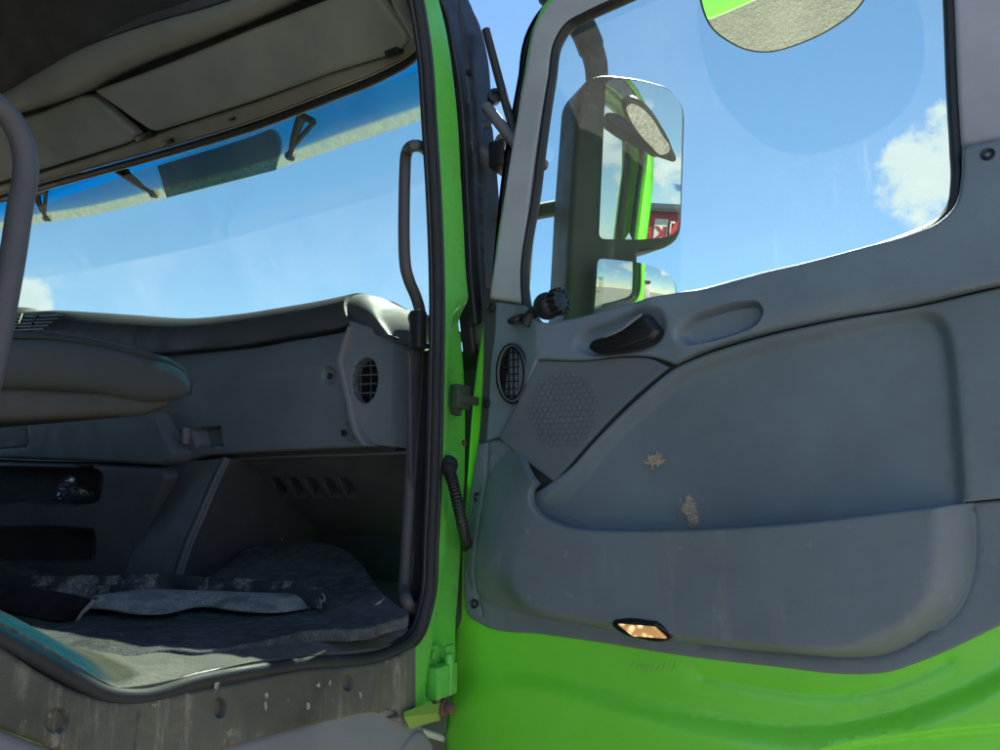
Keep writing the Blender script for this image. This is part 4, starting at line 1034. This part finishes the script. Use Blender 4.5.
panel('wide_angle_glass', MW.px(rp([(598, 258, 6), (640, 263, 10), (665, 271, 8), (675, 281, 8), (676, 298), (674, 326), (594, 326)]), 0), MW, M['mirror'], mast, h=.006, fil=0, th=.02, res=.012, hf=lambda Q: -.8*((Q[:, 0]-cw[0])**2+(Q[:, 1]-cw[1])**2))
MA = mirror_plane(650, 130, 1.46, (.55, -.03, -.85)); 
al = curve([(625, 104), (629, 100), (636, 99), (648, 107), (661, 125), (672, 147), (675, 162), (666, 159), (651, 148), (638, 135), (627, 117)])
spot = panel('spot_mirror', MA.px(al, 0), MA, M['housing'], truck, h=0, fil=.004, th=.02, res=.008, back='cap')
panel('spot_mirror_glass', MA.px(curve([(627, 107), (631, 104), (638, 106), (650, 116), (661, 133), (669, 152), (662, 155), (651, 146), (639, 133), (629, 116)]), .004), MA, M['mirror'], spot, h=.003, fil=0, th=.004, res=.008)
# arm on top
am = [(548, -8), (565, 8), (580, 24), (590, 45), (596, 66), (597, 90)]
tube('mirror_arm', smooth3([ony(x, y, 1.56) for x, y in am], 6), [.034]*20+[.03]*11, M['housing'], truck, 14, flat=.5)
tube('mirror_arm', [ony(597, 200, 1.60), ony(520, 215, 1.50), ony(490, 222, 1.30)], .020, M['housing'], truck, 12)
# struts behind the pillar
tube('mirror_strut', [onx(486, 30, X0-.01), onx(502, 90, X0+.02), onx(516, 140, X0+.05)], .0095, M['rust'] if False else M['housing'], truck, 10)
tube('mirror_strut', [onx(486, 106, X0-.01), onx(500, 124, X0+.02), onx(520, 150, X0+.06)], .012, M['step'], truck, 10)
g = MB(); g.add(*latheg(onx(495, 97, X0+.005), (.7, -.7, 0), [(.014, -.012), (.016, 0), (.016, .008), (.008, .010), (.007, .004)], 16)); g.build('strut_joint', M['black'], truck)
g = MB(); g.add(*latheg(onx(501, 141, X0+.005), (.7, -.7, 0), [(.012, -.012), (.013, 0), (.013, .008), (.006, .010)], 16)); g.build('strut_joint', M['metal'], truck)
g = MB(); g.add(*boxg(onx(503, 158, X0), (.02, 0, 0), (0, .03, 0), (0, 0, .03), .006)); g.build('mirror_foot', M['blacktrim'], truck)
# kerb mirror above the door
MK = mirror_plane(785, 0, 1.46, (.16, -.08, -.95))
kb = [(699, -5), (702, 10), (712, 30), (727, 42), (750, 52), (765, 53.5), (800, 45), (835, 28), (858, 10), (872, -12), (874, -60), (800, -95), (720, -70)]
kerb = panel('kerb_mirror', MK.px(curve(kb), 0), MK, M['housing'], truck, h=0, fil=.004, th=.05, res=.014, back='cap')
ck = MK.hit(785, -10)
panel('kerb_mirror_glass', MK.px(grow(curve(kb), -2.2), .004), MK, M['mirror'], kerb, h=.003, fil=0, th=.004, res=.012, hf=lambda Q: .35*(.02-((Q[:, 0]-ck[0])**2+(Q[:, 1]-ck[1])**2))*.5)
pk0 = ony(785, -90, 1.48); tube('kerb_mirror_arm', smooth3([pk0+V3(0, .02, 0), pk0+V3(-.2, 0, .14), V3(X0-.15, 1.25, pk0[2]+.22)], 8), .016, M['housing'], truck, 12)

# small ball-jointed mount on the window ledge
g = MB()
cb_ = D.P(547, 306, .03)
bs = [(.0255*math.cos(t), .0255*math.sin(t)) for t in np.linspace(-math.pi/2+.05, math.pi/2-.05, 15)]
mt_ = empty('ball_mount', W(cb_-V3(0, 0, .03)), 'black ball-jointed plastic mount with ribbed collar on the door window ledge', 'mount')
v, f = latheg(cb_, (1, 0, .1), bs, 24); mk('ball', v, f, M['black'], mt_)
g = MB(); ax = unit((1, -.25, .12)); cc = cb_+ax*.022
g.add(*latheg(cc, ax, [(.014, -.004), (.020, 0), (.020, .012), (.014, .014)], 24))
u_ = unit(np.cross(ax, (0, 0, 1.))); w_ = np.cross(ax, u_)
for k in range(12):
    t = 2*math.pi*k/12; dr = u_*math.cos(t)+w_*math.sin(t); g.add(*boxg(cc+ax*.006+dr*.0215, ax*.009, dr*.0035, np.cross(ax, dr)*.003, .001))
g.build('ribbed_collar', M['black'], mt_)
tube('stem', smooth3([cb_+V3(-.012, .004, -.002), cb_+V3(-.036, .006, -.010), cb_+V3(-.048, .004, -.030)], 6), .011, M['black'], mt_, 14)
g = MB(); g.add(*latheg(D.P(516, 319, .022), (-.2, -.5, 1), [(.014, -.006), (.017, -.002), (.017, .004), (.013, .006)], 20)); g.build('foot_ring', M['black'], mt_)
# grip knob on the front edge of the glass
g = MB(); g.add(*latheg(D.P(540, 163, -.036), (0, 1, 0), [(.011, -.006), (.013, 0), (.013, .012), (.008, .02)], 18)); g.build('frame_buffer', M['rubber'], door)

# ================================================================== SURROUNDINGS
def ground_mat():
    m, nt = new_mat('gravelly_asphalt'); k = NT(nt)
    out = k.n('ShaderNodeOutputMaterial'); b = k.n('ShaderNodeBsdfPrincipled'); k.l(b.outputs[0], out.inputs[0]); b.inputs['Roughness'].default_value = .9
    v = k.coord(); vo = k.n('ShaderNodeTexVoronoi'); vo.inputs['Scale'].default_value = 45; k.l(v, vo.inputs['Vector'])
    c = k.mix(k.rng(k.noise(v, .8, 6), .35, .65), (.215, .185, .135), (.30, .262, .195)); c = k.mix(k.rng(vo.outputs['Color'], .2, .9, 0, .45), c, (.40, .355, .275)); k.l(c, b.inputs['Base Color'])
    bp = k.n('ShaderNodeBump'); bp.inputs['Strength'].default_value = .6; bp.inputs['Distance'].default_value = .01; k.l(vo.outputs['Distance'], bp.inputs['Height']); k.l(bp.outputs[0], b.inputs['Normal']); return m
M['ground'] = ground_mat()
n = 24; gv = [(x*900/n*2-900, y*900/n*2-900, 0) for y in range(n+1) for x in range(n+1)]
gf = [(j*(n+1)+i, j*(n+1)+i+1, (j+1)*(n+1)+i+1, (j+1)*(n+1)+i) for j in range(n) for i in range(n)]
gr = mk('ground', gv, gf, M['ground'], None, raw=True); tag(gr, 'dusty beige gravelly yard surface under the truck', None, None, 'structure')
M['red'] = surf('red_cladding', (.42, .03, .045), .5, .4, 0, 1, .15, (.3, .2, .15), .6)
M['palered'] = surf('pale_rendered_wall', (.55, .38, .32), .7, .3, 0, 1, .2, (.4, .3, .25), .5)
M['roofd'] = surf('dark_roof_sheet', (.05, .05, .055), .6, .4, 0)
M['signw'] = surf('white_sign_board', (.72, .70, .64), .6, .3, 0)
M['paneg'] = surf('dark_window_pane', (.05, .07, .09), .12, .5, 0)
M['bluegrey'] = surf('blue_grey_cladding', (.10, .18, .27), .5, .4, 0)
def building(name, label, c, face, w, dpt, h, wall, extra=None, cat='building', pitch=.6):
    """c: middle of the facade on the ground, face: direction the facade looks to"""
    f = unit((face[0], face[1], 0)); u = np.cross((0, 0, 1.), f); c = V3(c[0], c[1], 0)
    root = empty(name, tuple(c), label, cat)
    def bx(nm, a0, a1, z0, z1, d0, d1, mat, par=root, bev=.02):
        p = c+u*(a0+a1)/2-f*(d0+d1)/2+V3(0, 0, (z0+z1)/2); v, q = boxg(p, u*(a1-a0)/2, f*abs(d1-d0)/2, V3(0, 0, (z1-z0)/2), bev); return mk(nm, v, q, mat, par, raw=True)
    bx('wall', -w/2, w/2, 0, h, 0, dpt, wall)
    # low pitched roof with an overhang
    ro = [c+u*s*(w/2+.4)+f*(.5)+V3(0, 0, h+.01) for s in (-1, 1)]+[c+u*s*(w/2+.4)-f*(dpt/2)+V3(0, 0, h+pitch) for s in (-1, 1)]+[c+u*s*(w/2+.4)-f*(dpt+.5)+V3(0, 0, h+.01) for s in (-1, 1)]
    lo_ = [p-V3(0, 0, .22) for p in ro]
    mk('roof', ro+lo_, [(0, 1, 3, 2), (2, 3, 5, 4), (7, 6, 8, 9), (9, 8, 10, 11), (1, 0, 6, 7), (4, 5, 11, 10), (0, 2, 8, 6), (2, 4, 10, 8), (3, 1, 7, 9), (5, 3, 9, 11)], M['roofd'], root, raw=True)
    return root, bx, u, f, c
def P_of(d, dist): return (d[0]*dist, d[1]*dist)
def lettering(txt, p, u, f, size, mat, par):
    cu = bpy.data.curves.new('lettering', 'FONT'); cu.body = txt; cu.size = size; cu.extrude = .015; cu.align_x = 'CENTER'; cu.align_y = 'CENTER'
    cu.offset = size*.035
    t = bpy.data.objects.new('lettering_tmp', cu); COL.objects.link(t)
    dg = bpy.context.evaluated_depsgraph_get(); me = bpy.data.meshes.new_from_object(t.evaluated_get(dg)); COL.objects.unlink(t); bpy.data.objects.remove(t)
    up = V3(0, 0, 1)
    vs = [np.array(p)+np.array(u)*v.co.x+up*v.co.y+np.array(f)*v.co.z for v in me.vertices]; fs = [tuple(q.vertices) for q in me.polygons]
    return mk('lettering', vs, fs, mat, par, smooth=False, raw=True)
def reflect(pl, x, y):
    d = unit(ray(x, y)); r = d-2*np.dot(d, pl.n)*pl.n
    return r, math.degrees(math.atan2(r[1], r[0])), math.degrees(math.asin(r[2]))
if False:
    for x, y in ((610, 90), (610, 235), (650, 90), (650, 200), (650, 235), (680, 90), (680, 230)):
        print('MM', x, y, [round(float(q), 3) for q in reflect(MM, x, y)[0]], [round(q, 1) for q in reflect(MM, x, y)[1:]])
    for x, y in ((610, 290), (650, 270), (670, 290)): print('MW', x, y, [round(q, 1) for q in reflect(MW, x, y)[1:]])
    for x, y in ((720, 20), (785, 40), (850, 5)): print('MK', x, y, [round(float(q), 2) for q in reflect(MK, x, y)[0]])

# buildings far off to the right of the truck (seen only in the wing mirror)
def dirw(az, dist): return (math.cos(R(az))*dist, math.sin(R(az))*dist)
def facing(az): return (-math.cos(R(az)), -math.sin(R(az)))
b1, bx, u, f, c = building('red_building', 'red clad building with a white K sign, reflected in the wing mirror', dirw(-17.9, 52), facing(-17.9), 2.6, 5, 6.9, M['red'])
sgn = bx('sign_board', -.62, .34, 3.5, 6.2, -.08, 0, M['signw'])
lettering('K', c-u*.14+f*.10+V3(0, 0, 5.1), u, f, 1.35, M['red'], sgn)
bx('roof_edge', -1.4, 1.4, 6.6, 7.0, -.3, 0, M['roofd'])
bx('wall_lamp', -1.1, -.75, 5.9, 6.05, -.3, 0, M['signw']); bx('wall_lamp', -.85, -.75, 5.2, 6.05, -.3, 0, M['signw'])
b2, bx, u, f, c = building('pale_building', 'long pale pinkish building with a row of windows, reflected in the wing mirror', dirw(-28.9, 52), facing(-28.9), 17, 9, 6.3, M['palered'])
for i in range(7):
    a = -7.6+i*2.25
    fr_ = bx('window', a, a+1.3, 2.9, 4.9, -.05, 0, M['signw'])
    bx('pane', a+.12, a+1.18, 3.02, 4.78, -.07, -.04, M['paneg'], par=fr_, bev=.005)
bx('door', -8.3, -7.3 if False else -7.75, 0, 2.6, -.05, 0, M['signw'])
b3, bx, u, f, c = building('white_container', 'pale shed with a red roof band beside the red K building', dirw(-15.0, 53), facing(-15.0), 2.9, 5, 6.3, M['signw'])
bx('roof_band', -1.5, 1.5, 5.5, 6.3, -.1, 0, M['red'])
b4, bx, u, f, c = building('blue_grey_shed', 'low blue grey shed far off beside the long pale pinkish building', dirw(-50, 60), facing(-50), 20, 9, 6.5, M['bluegrey'])
bx('gate', -3, 3, 0, 3.6, -.05, 0, M['step'])

# ================================================================== SKY, SUN, CAMERA
SUN_AZ, SUN_EL = R(14), R(49.5)      # azimuth measured from straight ahead towards the driver side
sd = V3(-math.sin(SUN_AZ)*math.cos(SUN_EL), math.cos(SUN_AZ)*math.cos(SUN_EL), math.sin(SUN_EL))
sun = bpy.data.lights.new('sun', 'SUN'); sun.energy = 5.0; sun.angle = R(.55); sun.color = (1.0, .955, .88)
so = bpy.data.objects.new('sun', sun); COL.objects.link(so); so.rotation_euler = Vector(sd).to_track_quat('Z', 'Y').to_euler()
w = bpy.data.worlds.new('World'); C.world = w; w.use_nodes = True; nt = w.node_tree
for n_ in list(nt.nodes): nt.nodes.remove(n_)
k = NT(nt)
out = k.n('ShaderNodeOutputWorld'); bg = k.n('ShaderNodeBackground'); k.l(bg.outputs[0], out.inputs[0]); bg.inputs[1].default_value = .095
sky = k.n('ShaderNodeTexSky'); sky.sky_type = 'NISHITA'; sky.sun_disc = False; sky.sun_elevation = SUN_EL; sky.sun_rotation = -SUN_AZ
sky.altitude = 900; sky.air_density = 1.0; sky.dust_density = .06; sky.ozone_density = 2.2
tc = k.n('ShaderNodeTexCoord'); d = tc.outputs['Generated']
def vdot(a, vec):
    x = k.n('ShaderNodeVectorMath', operation='DOT_PRODUCT'); k.l(a, x.inputs[0]); x.inputs[1].default_value = tuple(unit(vec)); return x.outputs['Value']
n1 = k.n('ShaderNodeTexNoise'); n1.inputs['Scale'].default_value = 8; n1.inputs['Detail'].default_value = 10; n1.inputs['Roughness'].default_value = .58
mp = k.n('ShaderNodeMapping'); mp.inputs['Scale'].default_value = (1, 1, 1.7); mp.inputs['Location'].default_value = (.3, 1.7, .2); k.l(d, mp.inputs[0]); k.l(mp.outputs[0], n1.inputs['Vector'])
n2 = k.n('ShaderNodeTexNoise'); n2.inputs['Scale'].default_value = 26; n2.inputs['Detail'].default_value = 9; n2.inputs['Roughness'].default_value = .62; k.l(d, n2.inputs['Vector'])
sep = k.n('ShaderNodeSeparateXYZ'); k.l(d, sep.inputs[0])
# cumulus banks low over the horizon to the right of and behind the truck
side = k.rng(vdot(d, (.8, -.6, 0)), .15, .55)
elev = k.math('MULTIPLY', k.rng(sep.outputs['Z'], -.02, .05), k.rng(sep.outputs['Z'], .20, .42, 1, 0))
bank = k.math('MULTIPLY', k.math('MULTIPLY', side, elev), k.rng(n1.outputs['Fac'], .50, .57))
# one cloud low ahead on each side
def spot(px, py, ang, lo, hi, sq=1.0):
    v = unit(ray(px, py)); dd = vdot(d, v)
    m = k.rng(dd, math.cos(R(ang)), math.cos(R(ang*.15)))
    s = k.math('ADD', m, k.math('MULTIPLY', k.math('SUBTRACT', n2.outputs['Fac'], .5), 2.2))
    return k.math('MULTIPLY', k.rng(s, lo, hi), k.rng(m, .0, .12))
sp1 = k.math('MAXIMUM', spot(930, 172, 4.6, .38, .95), spot(960, 128, 3.4, .45, .95))
sp2 = k.math('MULTIPLY', spot(30, 299, 2.0, .35, .9), .9)
cl_ = k.math('MAXIMUM', bank, k.math('MAXIMUM', sp1, sp2))
hs = k.n('ShaderNodeHueSaturation'); hs.inputs['Saturation'].default_value = 1.12; hs.inputs['Value'].default_value = 1.0; k.l(sky.outputs[0], hs.inputs['Color'])
shade = k.rng(n1.outputs['Fac'], .5, .75, 0, 1)
ccol = k.mix(shade, (5.2, 5.5, 5.9), (8.2, 8.1, 7.9))
for nd in (ccol.node,): nd.clamp_result = False
for i_, v_ in ((6, (5.2, 5.5, 5.9, 1)), (7, (8.2, 8.1, 7.9, 1))): ccol.node.inputs[i_].default_value = v_
fin = k.mix(k.math('MULTIPLY', cl_, .93), hs.outputs[0], ccol); k.l(fin, bg.inputs[0])

cam = bpy.data.cameras.new('camera'); co = bpy.data.objects.new('camera', cam); COL.objects.link(co); C.camera = co
cam.sensor_width = 36; cam.lens = FOC/1000*36; cam.clip_start = .02; cam.clip_end = 4000
rot = Matrix((cR, cU, -cF)).transposed(); co.matrix_world = Matrix.Translation((0, 0, EYE)) @ rot.to_4x4()
C.view_settings.view_transform = 'Standard'; C.view_settings.look = 'None'; C.view_settings.exposure = 1.22; C.view_settings.gamma = 1; C.view_settings.use_curve_mapping = False
C.render.resolution_x, C.render.resolution_y = 1024, 768
C.cycles.use_denoising = True
C.cycles.max_bounces = 10; C.cycles.transparent_max_bounces = 16; C.cycles.diffuse_bounces = 5; C.cycles.caustics_reflective = False; C.cycles.caustics_refractive = False
C.cycles.sample_clamp_indirect = 8
